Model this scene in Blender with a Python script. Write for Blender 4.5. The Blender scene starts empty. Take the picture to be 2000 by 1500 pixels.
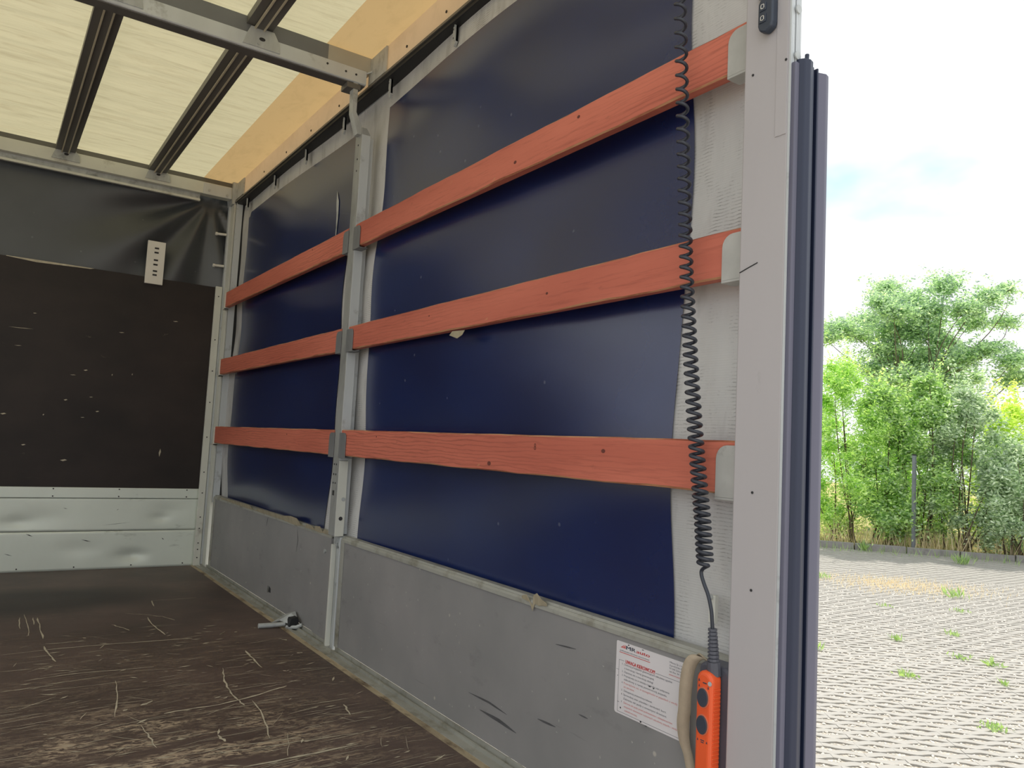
import bpy, bmesh, math, random
import numpy as np
from mathutils import Vector, Matrix

random.seed(7); rng = np.random.default_rng(11)
scene = bpy.context.scene
COL = scene.collection
PI = math.pi

# ------------------------------------------------------------------ camera
# world: X=0 inner face of the right drop sides, Y towards the headboard, Z=0 load floor
F_PX = 1515.70
CAM = np.array([-1.23306677, -0.29952686, 0.83450873])
RC = np.array([[0.8241441892438808, -0.5640320222826897, 0.05151925053070722],
               [-0.08839252706140668, -0.03823972151355468, 0.9953514378641666],
               [0.5594400025876276, 0.8248670205180136, 0.08137126007682291]])
cam_d = bpy.data.cameras.new('camera'); cam = bpy.data.objects.new('camera', cam_d); COL.objects.link(cam)
M = Matrix.Identity(4)
for i in range(3):
    M[i][0] = RC[0][i]; M[i][1] = RC[1][i]; M[i][2] = -RC[2][i]; M[i][3] = CAM[i]
cam.matrix_world = M
cam_d.sensor_width = 36; cam_d.lens = F_PX / 2000 * 36; cam_d.clip_start = 0.02; cam_d.clip_end = 400
scene.camera = cam

def ray(u, v):
    return RC.T @ np.array([(u - 1000) / F_PX, (750 - v) / F_PX, 1.0])
def un(u, v, **k):                       # pixel -> point on an axis plane
    a, b = list(k.items())[0]; i = 'XYZ'.index(a); r = ray(u, v)
    return CAM + (b - CAM[i]) / r[i] * r
def pj(p):
    a = RC @ (np.array(p) - CAM); return 1000 + F_PX * a[0] / a[2], 750 - F_PX * a[1] / a[2]

# ------------------------------------------------------------------ world, sun, exposure
world = bpy.data.worlds.new('sky'); scene.world = world; world.use_nodes = True
wn, wl = world.node_tree.nodes, world.node_tree.links
bg = wn['Background']
tc = wn.new('ShaderNodeTexCoord'); mp = wn.new('ShaderNodeMapping'); mp.inputs['Scale'].default_value = (1.6, 1.6, 3.2)
nz = wn.new('ShaderNodeTexNoise'); nz.inputs['Scale'].default_value = 1.7; nz.inputs['Detail'].default_value = 5
rp = wn.new('ShaderNodeValToRGB')
rp.color_ramp.elements[0].position = 0.27; rp.color_ramp.elements[0].color = (0.62, 0.86, 1.0, 1)
rp.color_ramp.elements[1].position = 0.42; rp.color_ramp.elements[1].color = (1.12, 1.15, 1.17, 1)
wl.new(tc.outputs['Generated'], mp.inputs['Vector']); wl.new(mp.outputs['Vector'], nz.inputs['Vector'])
wl.new(nz.outputs['Fac'], rp.inputs['Fac']); wl.new(rp.outputs['Color'], bg.inputs['Color'])
bg.inputs['Strength'].default_value = 1.0
sd = bpy.data.lights.new('sun', 'SUN'); sd.energy = 4.0; sd.angle = math.radians(0.6); sd.color = (1.0, 0.95, 0.86)
sun = bpy.data.objects.new('sun', sd); COL.objects.link(sun)
az, el = math.radians(52), math.radians(56)
SUNV = Vector((math.sin(az) * math.cos(el), math.cos(az) * math.cos(el), math.sin(el)))
sun.rotation_euler = SUNV.to_track_quat('Z', 'Y').to_euler(); sun.location = (8, 8, 14)
vs = scene.view_settings
vs.view_transform = 'Standard'; vs.look = 'None'; vs.exposure = 0.15; vs.gamma = 1.0; vs.use_curve_mapping = False

# ------------------------------------------------------------------ material helpers
def L3(r, g, b):                         # sRGB 0-255 -> linear
    f = lambda c: (c / 255 / 12.92) if c / 255 <= 0.04045 else ((c / 255 + 0.055) / 1.055) ** 2.4
    return (f(r), f(g), f(b), 1)
class MT:
    def __init__(s, name):
        s.m = bpy.data.materials.new(name); s.m.use_nodes = True
        s.n, s.l = s.m.node_tree.nodes, s.m.node_tree.links
        s.b = s.n['Principled BSDF']; s.o = s.n['Material Output']
        s.tc = s.n.new('ShaderNodeTexCoord')
    def set(s, k, v):
        if hasattr(v, 'is_linked') or hasattr(v, 'links'): s.l.new(v, s.b.inputs[k])
        else: s.b.inputs[k].default_value = v
    def map(s, sc=(1, 1, 1), loc=(0, 0, 0), rot=(0, 0, 0)):
        m = s.n.new('ShaderNodeMapping'); m.inputs['Scale'].default_value = sc; m.inputs['Location'].default_value = loc
        m.inputs['Rotation'].default_value = rot
        s.l.new(s.tc.outputs['Object'], m.inputs['Vector']); return m.outputs['Vector']
    def noise(s, vec, scale, detail=4, rough=.55, dist=0):
        n = s.n.new('ShaderNodeTexNoise'); n.inputs['Scale'].default_value = scale; n.inputs['Detail'].default_value = detail
        n.inputs['Roughness'].default_value = rough; n.inputs['Distortion'].default_value = dist
        s.l.new(vec, n.inputs['Vector']); return n.outputs['Fac']
    def wave(s, vec, scale, dist=0, axis='X', detail=2):
        n = s.n.new('ShaderNodeTexWave'); n.bands_direction = axis; n.inputs['Scale'].default_value = scale
        n.inputs['Distortion'].default_value = dist; n.inputs['Detail'].default_value = detail
        s.l.new(vec, n.inputs['Vector']); return n.outputs['Fac']
    def ramp(s, fac, p0, p1, c0=(0, 0, 0, 1), c1=(1, 1, 1, 1)):
        n = s.n.new('ShaderNodeValToRGB'); e = n.color_ramp.elements
        e[0].position, e[0].color, e[1].position, e[1].color = p0, c0, p1, c1
        s.l.new(fac, n.inputs['Fac']); return n.outputs['Color']
    def mix(s, fac, a, b, mode='MIX'):
        n = s.n.new('ShaderNodeMix'); n.data_type = 'RGBA'; n.blend_type = mode
        for k, v in ((0, fac), (6, a), (7, b)):
            if hasattr(v, 'links'): s.l.new(v, n.inputs[k])
            else: n.inputs[k].default_value = v
        return n.outputs[2]
    def math(s, op, a, b=0.5):
        n = s.n.new('ShaderNodeMath'); n.operation = op; n.use_clamp = op in ('MULTIPLY', 'ADD')
        for k, v in ((0, a), (1, b)):
            if hasattr(v, 'links'): s.l.new(v, n.inputs[k])
            else: n.inputs[k].default_value = v
        return n.outputs[0]
    def bump(s, h, strength=.3, dist=.01):
        n = s.n.new('ShaderNodeBump'); n.inputs['Strength'].default_value = strength; n.inputs['Distance'].default_value = dist
        s.l.new(h, n.inputs['Height']); s.l.new(n.outputs['Normal'], s.b.inputs['Normal']); return n.outputs['Normal']
    def blob(s, c, r):                   # soft spot: 1 at centre c, 0 at radii r (object coordinates)
        v = s.map((1 / r[0], 1 / r[1], 1 / r[2]), (-c[0] / r[0], -c[1] / r[1], -c[2] / r[2]))
        n = s.n.new('ShaderNodeTexGradient'); n.gradient_type = 'SPHERICAL'; s.l.new(v, n.inputs['Vector']); return n.outputs['Fac']
def sc(c, k): return (min(c[0] * k, 1), min(c[1] * k, 1), min(c[2] * k, 1), 1)

def pm(name, c, rough=.5, metal=0, var=.15, vs=6., st=(1, 1, 1), bump=0., bs=60., dirt=None, da=(.55, .7), ds=5., dst=(1, 1, 1), spec=.5):
    t = MT(name); v = t.map(st)
    n = t.noise(v, vs, 5)
    col = t.mix(t.ramp(n, .3, .7), sc(c, 1 - var), sc(c, 1 + var))
    if dirt:
        d = t.ramp(t.noise(t.map(dst), ds, 6, .65), da[0], da[1]); col = t.mix(d, col, dirt)
    t.set('Base Color', col); t.set('Roughness', rough); t.set('Metallic', metal); t.set('Specular IOR Level', spec)
    if bump: t.bump(t.noise(t.map(st), bs, 3), bump, .004)
    return t.m

MA = {}
MA['alu'] = pm('brushed_aluminium', L3(200, 205, 208), .5, .15, .1, 5, (1, 1, .2), .08, 90, L3(110, 108, 100), (.58, .8), 9)
MA['alu_light'] = pm('pale_aluminium', L3(214, 215, 206), .5, .05, .06, 5, (1, 1, 1), .05, 90, L3(140, 132, 118), (.6, .85), 7)
MA['galv'] = pm('galvanised_steel', L3(186, 190, 190), .5, .2, .16, 25, (1, 1, .35), .1, 90, L3(120, 122, 122), (.55, .75), 14)
MA['pocket'] = pm('dull_pocket_steel', L3(122, 124, 126), .55, .2, .15, 18, (1, 1, .4), .1, 80)
MA['post_shaded'] = pm('shaded_post_steel', L3(156, 158, 156), .55, .2, .16, 12, (1, 1, .2), .1, 80, L3(112, 114, 114), (.5, .75), 8, (1, 1, .4))  # darker steel tone holds the shade on the post's inner face
MA['scuff'] = pm('rubbed_scuff', L3(84, 84, 87), .7, 0, .2, 30)
MA['pale_scuff'] = pm('chipped_paint', L3(176, 174, 170), .7, 0, .15, 30)
MA['bracket'] = pm('dull_bracket_steel', L3(178, 178, 174), .5, .1, .1, 16, (1, 1, 1), .1, 60, L3(128, 124, 118), (.58, .8), 18)
MA['knot'] = pm('dark_knot_wood', L3(104, 52, 42), .7, 0, .2, 40)
MA['dark_slat'] = pm('dark_anodised_profile', L3(104, 102, 98), .45, .2, .12, 5, (1, .1, 1), .05, 60)
MA['slat_line'] = pm('slat_ridge_metal', L3(214, 206, 180), .4, .2, .1, 9)
MA['black'] = pm('black_rubber', L3(26, 27, 30), .55, 0, .2, 9)
MA['rubber'] = pm('weathered_rubber', L3(34, 42, 66), .42, 0, .15, 4, (1, 1, .1), .05, 30)
MA['rubber_grey'] = pm('greyed_rubber', L3(98, 98, 116), .5, 0, .12, 6, (1, 1, .08), .05, 30)
MA['paint_grey'] = pm('grey_painted_post', L3(180, 176, 178), .55, 0, .05, 3, (1, 1, .3), .04, 40, L3(128, 122, 118), (.62, .85), 6, (1, 1, .6))
MA['board_cap'] = pm('board_edge_profile', L3(164, 164, 156), .5, .1, .12, 14, (1, .3, 1), .06, 60, L3(120, 116, 98), (.5, .75), 12)
MA['mint'] = pm('pale_green_grey_paint', L3(232, 240, 230), .4, .1, .05, 3, (1, 1, 1), .05, 8, L3(160, 168, 156), (.62, .8), 5, (1, 1, 3))
MA['tape_torn'] = pm('torn_tape', L3(168, 158, 134), .8, 0, .15, 30)
MA['dark_mark'] = pm('dark_scuff', L3(46, 46, 48), .7, 0, .2, 30)
MA['white_mark'] = pm('pale_scuff', L3(190, 182, 160), .8, 0, .2, 30)
MA['tan_strip'] = pm('worn_plywood_edge', L3(168, 154, 128), .8, 0, .2, 20, (1, .2, 1), .2, 60, L3(84, 66, 52), (.5, .68), 15, (1, .4, 1))
MA['tarp_shade'] = pm('shaded_tarp_grey', L3(112, 114, 116), .6, 0, .08, 5)  # grey carries the weak backlight of the tarp at the middle beam
MA['tarp_shade_pale'] = pm('shaded_tarp_pale', L3(176, 172, 160), .6, 0, .08, 5)  # paler version of that shaded tarp, for the hem end
MA['orange'] = pm('orange_plastic', L3(236, 96, 50), .42, 0, .06, 10, (1, 1, 1), .03, 80)
MA['grey_plastic'] = pm('slate_grey_plastic', L3(84, 86, 96), .5, 0, .08, 10)
MA['button'] = pm('dark_button_rubber', L3(58, 64, 76), .5, 0, .06, 20)
MA['button_ring'] = pm('button_rim', L3(214, 120, 90), .5, 0, .05, 20)
MA['cord'] = pm('dark_cord_rubber', L3(52, 56, 66), .38, 0, .08, 10)
MA['strap'] = pm('tan_webbing', L3(186, 170, 148), .85, 0, .1, 30, (1, 1, 1), .2, 200)
MA['sticker'] = pm('white_sticker', L3(226, 222, 224), .45, 0, .03, 8)
MA['ink'] = pm('dark_ink', L3(60, 64, 78), .6, 0, .05, 20)
MA['ink_red'] = pm('red_ink', L3(196, 44, 42), .6, 0, .05, 20)
MA['ink_pink'] = pm('faded_red_ink', L3(206, 112, 108), .6, 0, .05, 20)
MA['ink_navy'] = pm('navy_ink', L3(40, 46, 66), .6, 0, .05, 20)
MA['white_plastic'] = pm('white_plastic', L3(232, 230, 222), .5, 0, .03, 10)
MA['switch'] = pm('dark_switch_plastic', L3(54, 62, 76), .45, 0, .08, 20)
MA['concrete'] = pm('paver_concrete', L3(158, 155, 149), .85, 0, .07, 9, (1, 1, 1), .25, 90, L3(160, 152, 142), (.5, .75), 25)
MA['kerb'] = pm('kerb_concrete', L3(142, 138, 136), .9, 0, .12, 8, (1, 1, 1), .2, 60, L3(90, 86, 84), (.55, .8), 5)
MA['pebble'] = pm('pale_gravel_stone', L3(216, 210, 200), .8, 0, .22, 14)
MA['bark'] = pm('grey_brown_bark', L3(96, 84, 70), .9, 0, .2, 14, (1, 1, .3), .3, 30)
MA['fence_steel'] = pm('fence_post_steel', L3(120, 124, 132), .5, .3, .12, 12)

def t_gravel():
    t = MT('gravel_bed'); v = t.n.new('ShaderNodeTexVoronoi'); v.inputs['Scale'].default_value = 60
    t.l.new(t.tc.outputs['Object'], v.inputs['Vector'])
    t.set('Base Color', t.mix(t.ramp(v.outputs['Distance'], .15, .8), L3(208, 201, 188), L3(142, 133, 120)))
    t.set('Roughness', .9); t.bump(v.outputs['Distance'], .6, .01); return t.m
MA['gravel'] = t_gravel()
MA['meadow'] = pm('dry_meadow', L3(150, 148, 84), .95, 0, .25, 2, (1, 1, 1), .3, 20, L3(196, 180, 112), (.45, .7), 3)

def t_floor():
    t = MT('scratched_phenolic_plywood')
    n = t.noise(t.map((1, 1, 1)), 2.2, 6, .6)
    col = t.mix(t.ramp(n, .3, .72), L3(74, 63, 58), L3(104, 88, 81))
    # fine wear drawn out along X (the boards are dragged in sideways)
    mask = t.ramp(t.noise(t.map((1, 1, 1), (3.1, .4, 0)), 1.7, 3), .42, .66)
    wear = t.math('ADD', t.blob((-.90, 2.02, 0), (.34, .36, 1)), t.math('MULTIPLY', t.blob((-.66, 1.80, 0), (.5, .55, 1)), .8))
    wear = t.math('ADD', wear, t.math('MULTIPLY', t.blob((-.6, 2.0, 0), (1.1, 1.4, 2)), .35))
    wear = t.math('MULTIPLY', wear, t.ramp(t.noise(t.map((2.2, 5, 1), (8, 1, 0)), 2.2, 4, .6, .4), .40, .62))
    sc1 = t.ramp(t.noise(t.map((2.6, 38, 1)), 1.6, 8, .75, .9), .55, .63)
    sc2 = t.ramp(t.noise(t.map((9, 70, 1), (5, 2, 0)), 1.3, 6, .75, 1.6), .61, .66)
    sc3 = t.ramp(t.noise(t.map((30, 55, 1), (1, 7, 0)), 1.0, 5, .7, .9), .47, .58)
    a = t.math('MULTIPLY', sc1, t.math('ADD', t.math('MULTIPLY', mask, .4), wear))
    b = t.math('MULTIPLY', sc2, t.math('ADD', mask, t.math('MULTIPLY', wear, .8)))
    c = t.math('MULTIPLY', sc3, t.math('MULTIPLY', wear, 1.0))
    fac = t.math('MULTIPLY', t.math('ADD', t.math('ADD', a, b), c), .92)
    col = t.mix(fac, col, L3(190, 172, 146))
    dark_patch = t.math('MULTIPLY', t.ramp(t.blob((-.98, 4.02, 0), (.72, .36, 1)), 0, .5), .75)  # soft dark patch on the floor towards the headboard
    col = t.mix(dark_patch, col, L3(36, 32, 30))
    t.set('Base Color', col); t.set('Roughness', t.mix(fac, (.5, .5, .5, 1), (.85, .85, .85, 1))); t.set('Specular IOR Level', .35)
    t.bump(t.noise(t.map((6, 40, 1)), 4, 4), .15, .003); return t.m
MA['floor'] = t_floor()

def t_wood():
    t = MT('red_stained_pine'); oi = t.n.new('ShaderNodeObjectInfo')
    v = t.map((1, .16, 1)); ad = t.n.new('ShaderNodeVectorMath'); ad.operation = 'ADD'
    cmb = t.n.new('ShaderNodeCombineXYZ'); mul = t.math('MULTIPLY', oi.outputs['Random'], 1.0)
    m2 = t.n.new('ShaderNodeMath'); m2.operation = 'MULTIPLY'; m2.inputs[1].default_value = 37; t.l.new(oi.outputs['Random'], m2.inputs[0])
    t.l.new(m2.outputs[0], cmb.inputs[0]); t.l.new(m2.outputs[0], cmb.inputs[2])
    t.l.new(v, ad.inputs[0]); t.l.new(cmb.outputs[0], ad.inputs[1]); v = ad.outputs[0]
    base = t.mix(t.ramp(t.noise(v, 5, 4), .3, .7), L3(184, 98, 80), L3(214, 124, 102))
    gr = t.wave(v, 26, 9.0, 'Z', 4)
    g2 = t.math('MULTIPLY', t.ramp(gr, .0, .28, (1, 1, 1, 1), (0, 0, 0, 1)), t.ramp(t.noise(v, 3.0, 3), .42, .62))
    col = t.mix(t.math('MULTIPLY', g2, .42), base, L3(122, 62, 52))
    spots = t.ramp(t.noise(t.map((1, .5, 1), (2, 1, 4)), 9, 5, .6), .64, .74)
    col = t.mix(t.math('MULTIPLY', spots, .6), col, L3(82, 52, 44))
    fine = t.ramp(t.noise(t.map((1, .05, 1), (3, 1, 9)), 130, 5, .7), .52, .7)
    col = t.mix(t.math('MULTIPLY', fine, .4), col, L3(140, 72, 58))
    chips = t.ramp(t.noise(t.map((1, .3, 1), (7, 3, 1)), 24, 4, .6), .70, .74)
    col = t.mix(t.math('MULTIPLY', chips, .7), col, L3(206, 160, 116))
    t.set('Base Color', col); t.set('Roughness', .62); t.set('Specular IOR Level', .35)
    t.bump(t.noise(t.map((1, .08, 1)), 70, 4), .25, .003); return t.m
MA['wood'] = t_wood()
MA['wood_edge'] = pm('worn_plank_edge', L3(204, 152, 112), .75, 0, .15, 12, (1, .2, 1), .15, 60, L3(150, 78, 56), (.42, .58), 10, (1, .25, 1))

def t_board():
    t = MT('grey_drop_side_panel')
    col = t.mix(t.ramp(t.noise(t.map((1, 1, 1)), 3, 5), .3, .7), L3(136, 136, 136), L3(152, 150, 150))
    d = t.ramp(t.noise(t.map((1, 1.2, 2.4), (1, 0, 3)), 5, 6, .65), .6, .78)
    col = t.mix(t.math('MULTIPLY', d, .5), col, L3(92, 92, 94))
    vn = t.n.new('ShaderNodeTexVoronoi'); vn.inputs['Scale'].default_value = 13; t.l.new(t.map((1, 1, 1)), vn.inputs['Vector'])
    sp = t.ramp(vn.outputs['Distance'], .045, .085, (1, 1, 1, 1), (0, 0, 0, 1))
    sp = t.math('MULTIPLY', sp, t.ramp(t.noise(t.map((1, 1, 1), (9, 2, 2)), 7, 2), .5, .56))
    col = t.mix(t.math('MULTIPLY', sp, .75), col, L3(196, 190, 180))
    ln = t.ramp(t.noise(t.map((1, 1.6, 40), (4, 4, 4), (.25, 0, 0)), 2.0, 5, .6), .68, .74)
    col = t.mix(t.math('MULTIPLY', ln, .35), col, L3(84, 84, 86))
    t.set('Base Color', col); t.set('Roughness', .5); t.set('Specular IOR Level', .4)
    t.bump(t.noise(t.map((1, 1, 1)), 30, 3), .06, .004); return t.m
MA['board'] = t_board()

def t_curtain(name, lo, hi, rough):
    t = MT(name)
    col = t.mix(t.ramp(t.noise(t.map((1, .6, 1)), 3, 5), .3, .7), lo, hi)
    dust = t.ramp(t.noise(t.map((1, 1, 1), (3, 3, 3)), 26, 5, .7), .64, .8)
    col = t.mix(t.math('MULTIPLY', dust, .10), col, L3(100, 104, 116))
    vn = t.n.new('ShaderNodeTexVoronoi'); vn.inputs['Scale'].default_value = 9; t.l.new(t.map((1, 1, 1), (2, 5, 1)), vn.inputs['Vector'])
    sp = t.ramp(vn.outputs['Distance'], .03, .06, (1, 1, 1, 1), (0, 0, 0, 1))
    col = t.mix(t.math('MULTIPLY', sp, .3), col, L3(130, 132, 138))
    t.set('Base Color', col); t.set('Roughness', rough); t.set('Specular IOR Level', 1.0)
    t.bump(t.noise(t.map((1, 1, 1)), 300, 2), .05, .001); return t.m
MA['curtain'] = t_curtain('navy_pvc_tarpaulin', L3(12, 26, 72), L3(18, 38, 90), .25)
MA['head_tarp'] = t_curtain('black_pvc_tarpaulin', L3(50, 54, 58), L3(64, 68, 72), .42)

def t_weave():
    t = MT('grey_woven_border')
    col = t.mix(t.ramp(t.noise(t.map((1, 1, .3)), 6, 5), .3, .7), L3(186, 187, 187), L3(208, 208, 207))
    hatch = t.ramp(t.wave(t.map((1, 1, 1)), 40, 3.5, 'Z', 4), .0, .34, (1, 1, 1, 1), (0, 0, 0, 1))
    m = t.ramp(t.noise(t.map((1, 4, 1.6), (2, 2, 2)), 3.6, 6, .75), .5, .66)
    col = t.mix(t.math('MULTIPLY', t.math('MULTIPLY', hatch, m), .6), col, L3(76, 74, 74))
    soot = t.ramp(t.noise(t.map((1, 3, 1), (5, 5, 5)), 3, 4), .54, .76)
    col = t.mix(t.math('MULTIPLY', soot, .6), col, L3(104, 100, 98))
    t.set('Base Color', col); t.set('Roughness', .75); t.bump(t.wave(t.map((1, 1, 1)), 60, .6, 'Z'), .12, .002); return t.m
MA['weave'] = t_weave()

def t_ply():
    t = MT('black_phenolic_headboard')
    col = t.mix(t.ramp(t.noise(t.map((1, 1, 1.5)), 2.6, 6), .3, .72), L3(40, 35, 34), L3(56, 48, 45))
    a = t.ramp(t.noise(t.map((2.4, 1, 30)), 2.4, 6, .7, .4), .66, .76)
    b = t.ramp(t.noise(t.map((9, 1, 16), (3, 0, 8)), 1.8, 4, .6), .70, .76)
    m = t.ramp(t.noise(t.map((1, 1, 1), (4, 0, 2)), 1.9, 2), .45, .65)
    fac = t.math('MULTIPLY', t.math('ADD', t.math('MULTIPLY', a, .35), b), m)
    col = t.mix(t.math('MULTIPLY', fac, .6), col, L3(150, 138, 118))
    t.set('Base Color', col); t.set('Roughness', .55); t.set('Specular IOR Level', .35)
    t.bump(t.noise(t.map((1, 1, 6)), 20, 4), .1, .003); return t.m
MA['ply'] = t_ply()

def t_trans(name, refl, trans, dirt=None, streak=(1.2, 9, 1), amt=.5, bump=.0):
    t = MT(name); t.n.remove(t.b)
    s = t.noise(t.map(streak), 3.2, 6, .65, .5)
    d = t.math('MULTIPLY', t.ramp(s, .50, .74), amt)
    df = t.n.new('ShaderNodeBsdfDiffuse'); tr = t.n.new('ShaderNodeBsdfTranslucent'); ad = t.n.new('ShaderNodeAddShader')
    t.l.new(t.mix(d, refl, sc(refl, .55)), df.inputs['Color']); t.l.new(t.mix(d, trans, dirt or sc(trans, .6)), tr.inputs['Color'])
    if bump:
        bn = t.n.new('ShaderNodeBump'); bn.inputs['Strength'].default_value = bump; bn.inputs['Distance'].default_value = .03
        t.l.new(t.noise(t.map((1.0, 7, 1), (1, 2, 3)), 2.4, 3, .5), bn.inputs['Height'])
        t.l.new(bn.outputs['Normal'], tr.inputs['Normal']); t.l.new(bn.outputs['Normal'], df.inputs['Normal'])
    t.l.new(df.outputs[0], ad.inputs[0]); t.l.new(tr.outputs[0], ad.inputs[1]); t.l.new(ad.outputs[0], t.o.inputs['Surface'])
    return t.m
MA['roof'] = t_trans('cream_translucent_tarp', (.45, .43, .36, 1), (.215, .196, .122, 1), (.150, .122, .068, 1), (1.1, 7, 1), .6, .5)
MA['roof_tape'] = t_trans('tan_double_tarp', (.40, .33, .22, 1), (.180, .122, .054, 1), None, (5, 2, 1), .25)
MA['valance'] = t_trans('tan_valance_tarp', (.42, .34, .26, 1), (.16, .11, .06, 1), None, (5, 3, 3), .3)

def t_leaf(name, lo, hi, tr):
    t = MT(name); t.n.remove(t.b)
    at = t.n.new('ShaderNodeAttribute'); at.attribute_name = 'tint'
    c = t.mix(at.outputs['Fac'], lo, hi)
    df = t.n.new('ShaderNodeBsdfDiffuse'); tl = t.n.new('ShaderNodeBsdfTranslucent'); gl = t.n.new('ShaderNodeBsdfGlossy')
    gl.inputs['Roughness'].default_value = .45; gl.inputs['Color'].default_value = (1, 1, 1, 1)
    t.l.new(c, df.inputs['Color']); t.l.new(t.mix(1.0, c, tr, 'MULTIPLY'), tl.inputs['Color'])
    ad = t.n.new('ShaderNodeAddShader'); t.l.new(df.outputs[0], ad.inputs[0]); t.l.new(tl.outputs[0], ad.inputs[1])
    mx = t.n.new('ShaderNodeMixShader'); mx.inputs[0].default_value = .09
    t.l.new(ad.outputs[0], mx.inputs[1]); t.l.new(gl.outputs[0], mx.inputs[2]); t.l.new(mx.outputs[0], t.o.inputs['Surface'])
    return t.m
MA['leaf_bright'] = t_leaf('bright_green_leaf', (.12, .22, .06, 1), (.46, .60, .18, 1), (1.1, 1.15, .7, 1))
MA['leaf_mid'] = t_leaf('mid_green_leaf', (.10, .18, .08, 1), (.40, .52, .20, 1), (1.1, 1.15, .75, 1))
MA['leaf_silver'] = t_leaf('silvery_green_leaf', (.12, .18, .11, 1), (.52, .58, .44, 1), (.9, 1.0, .7, 1))
MA['leaf_tree'] = t_leaf('blue_green_tree_leaf', (.07, .125, .105, 1), (.40, .52, .28, 1), (1.1, 1.15, .95, 1))
MA['leaf_yellow'] = t_leaf('yellow_green_leaf', (.26, .34, .07, 1), (.55, .62, .16, 1), (1.1, 1.1, .8, 1))
MA['dry_grass'] = t_leaf('dry_grass_blade', (.36, .28, .17, 1), (.56, .47, .32, 1), (.8, .8, .7, 1))
MA['weed'] = t_leaf('weed_leaf', (.11, .18, .06, 1), (.26, .34, .12, 1), (1.0, 1.1, .7, 1))

# ------------------------------------------------------------------ object helpers
ORG = {}
def props(o, label=None, cat=None, group=None, kind=None):
    if label: o['label'] = label
    if cat: o['category'] = cat
    if group: o['group'] = group
    if kind: o['kind'] = kind
    return o
def thing(name, label, cat, loc=(0, 0, 0), group=None):
    o = bpy.data.objects.new(name, None); COL.objects.link(o); o.location = loc; o.empty_display_size = .05
    ORG[o] = Vector(loc); return props(o, label, cat, group)
class MB:
    def __init__(s): s.v = []; s.f = []
    def add(s, vs, fs):
        k = len(s.v); s.v += [tuple(map(float, p)) for p in vs]; s.f += [tuple(i + k for i in f) for f in fs]; return s
    def box(s, x0, x1, y0, y1, z0, z1):
        return s.add([(x, y, z) for x in (x0, x1) for y in (y0, y1) for z in (z0, z1)],
                     [(0, 1, 3, 2), (4, 6, 7, 5), (0, 4, 5, 1), (2, 3, 7, 6), (0, 2, 6, 4), (1, 5, 7, 3)])
    def prism(s, poly, axis, a0, a1):
        """poly: 2-D points; axis 'x': (y,z), 'y': (x,z), 'z': (x,y)"""
        n = len(poly)
        def P(p, a): return {'x': (a, p[0], p[1]), 'y': (p[0], a, p[1]), 'z': (p[0], p[1], a)}[axis]
        vs = [P(p, a0) for p in poly] + [P(p, a1) for p in poly]
        fs = [tuple(range(n))[::-1], tuple(range(n, 2 * n))] + [(i, (i + 1) % n, n + (i + 1) % n, n + i) for i in range(n)]
        return s.add(vs, fs)
    def tube(s, pts, r, seg=8, cap=True):
        pts = [Vector(p) for p in pts]; n = len(pts); rr = r if hasattr(r, '__len__') else [r] * n
        vs = []; up = None
        for i, p in enumerate(pts):
            t = (pts[min(i + 1, n - 1)] - pts[max(i - 1, 0)]).normalized()
            if up is None: up = t.orthogonal().normalized()
            else:
                up = up - t * up.dot(t)
                up = up.normalized() if up.length > 1e-6 else t.orthogonal().normalized()
            w = t.cross(up)
            for j in range(seg):
                a = 2 * PI * j / seg; vs.append(p + (up * math.cos(a) + w * math.sin(a)) * rr[i])
        fs = [(i * seg + j, i * seg + (j + 1) % seg, (i + 1) * seg + (j + 1) % seg, (i + 1) * seg + j) for i in range(n - 1) for j in range(seg)]
        if cap: fs += [tuple(range(seg))[::-1], tuple((n - 1) * seg + j for j in range(seg))]
        return s.add(vs, fs)
    def grid(s, fn, nu, nv):
        vs = [fn(i / nu, j / nv) for i in range(nu + 1) for j in range(nv + 1)]
        fs = [(i * (nv + 1) + j, (i + 1) * (nv + 1) + j, (i + 1) * (nv + 1) + j + 1, i * (nv + 1) + j + 1) for i in range(nu) for j in range(nv)]
        return s.add(vs, fs)
    def ribbon(s, pts, wvec, w):
        vs = []
        for i, p in enumerate(pts):
            ww = w[i] if hasattr(w, '__len__') else w
            vs += [Vector(p) - Vector(wvec) * ww / 2, Vector(p) + Vector(wvec) * ww / 2]
        return s.add(vs, [(2 * i, 2 * i + 1, 2 * i + 3, 2 * i + 2) for i in range(len(pts) - 1)])
    def build(s, name, mat, parent=None, loc=None, bevel=0, smooth=False, seg=2, solid=0):
        o0 = ORG[parent] if parent else Vector(loc or (0, 0, 0))
        me = bpy.data.meshes.new(name); me.from_pydata([(a - o0.x, b - o0.y, c - o0.z) for a, b, c in s.v], [], s.f); me.update()
        me.materials.append(MA[mat])
        bm = bmesh.new(); bm.from_mesh(me); bmesh.ops.recalc_face_normals(bm, faces=bm.faces); bm.to_mesh(me); bm.free()
        if smooth:
            for p in me.polygons: p.use_smooth = True
        o = bpy.data.objects.new(name, me); COL.objects.link(o)
        if parent: o.parent = parent
        else: o.location = o0
        ORG[o] = o0
        if solid:
            m = o.modifiers.new('thickness', 'SOLIDIFY'); m.thickness = solid
        if bevel:
            m = o.modifiers.new('bevel', 'BEVEL'); m.width = bevel; m.segments = seg; m.limit_method = 'ANGLE'
        return o
def box(name, mat, parent, *b, bevel=0, loc=None): return MB().box(*b).build(name, mat, parent, loc, bevel)
def struct(o, label): o['kind'] = 'structure'; o['label'] = label; return o
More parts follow.
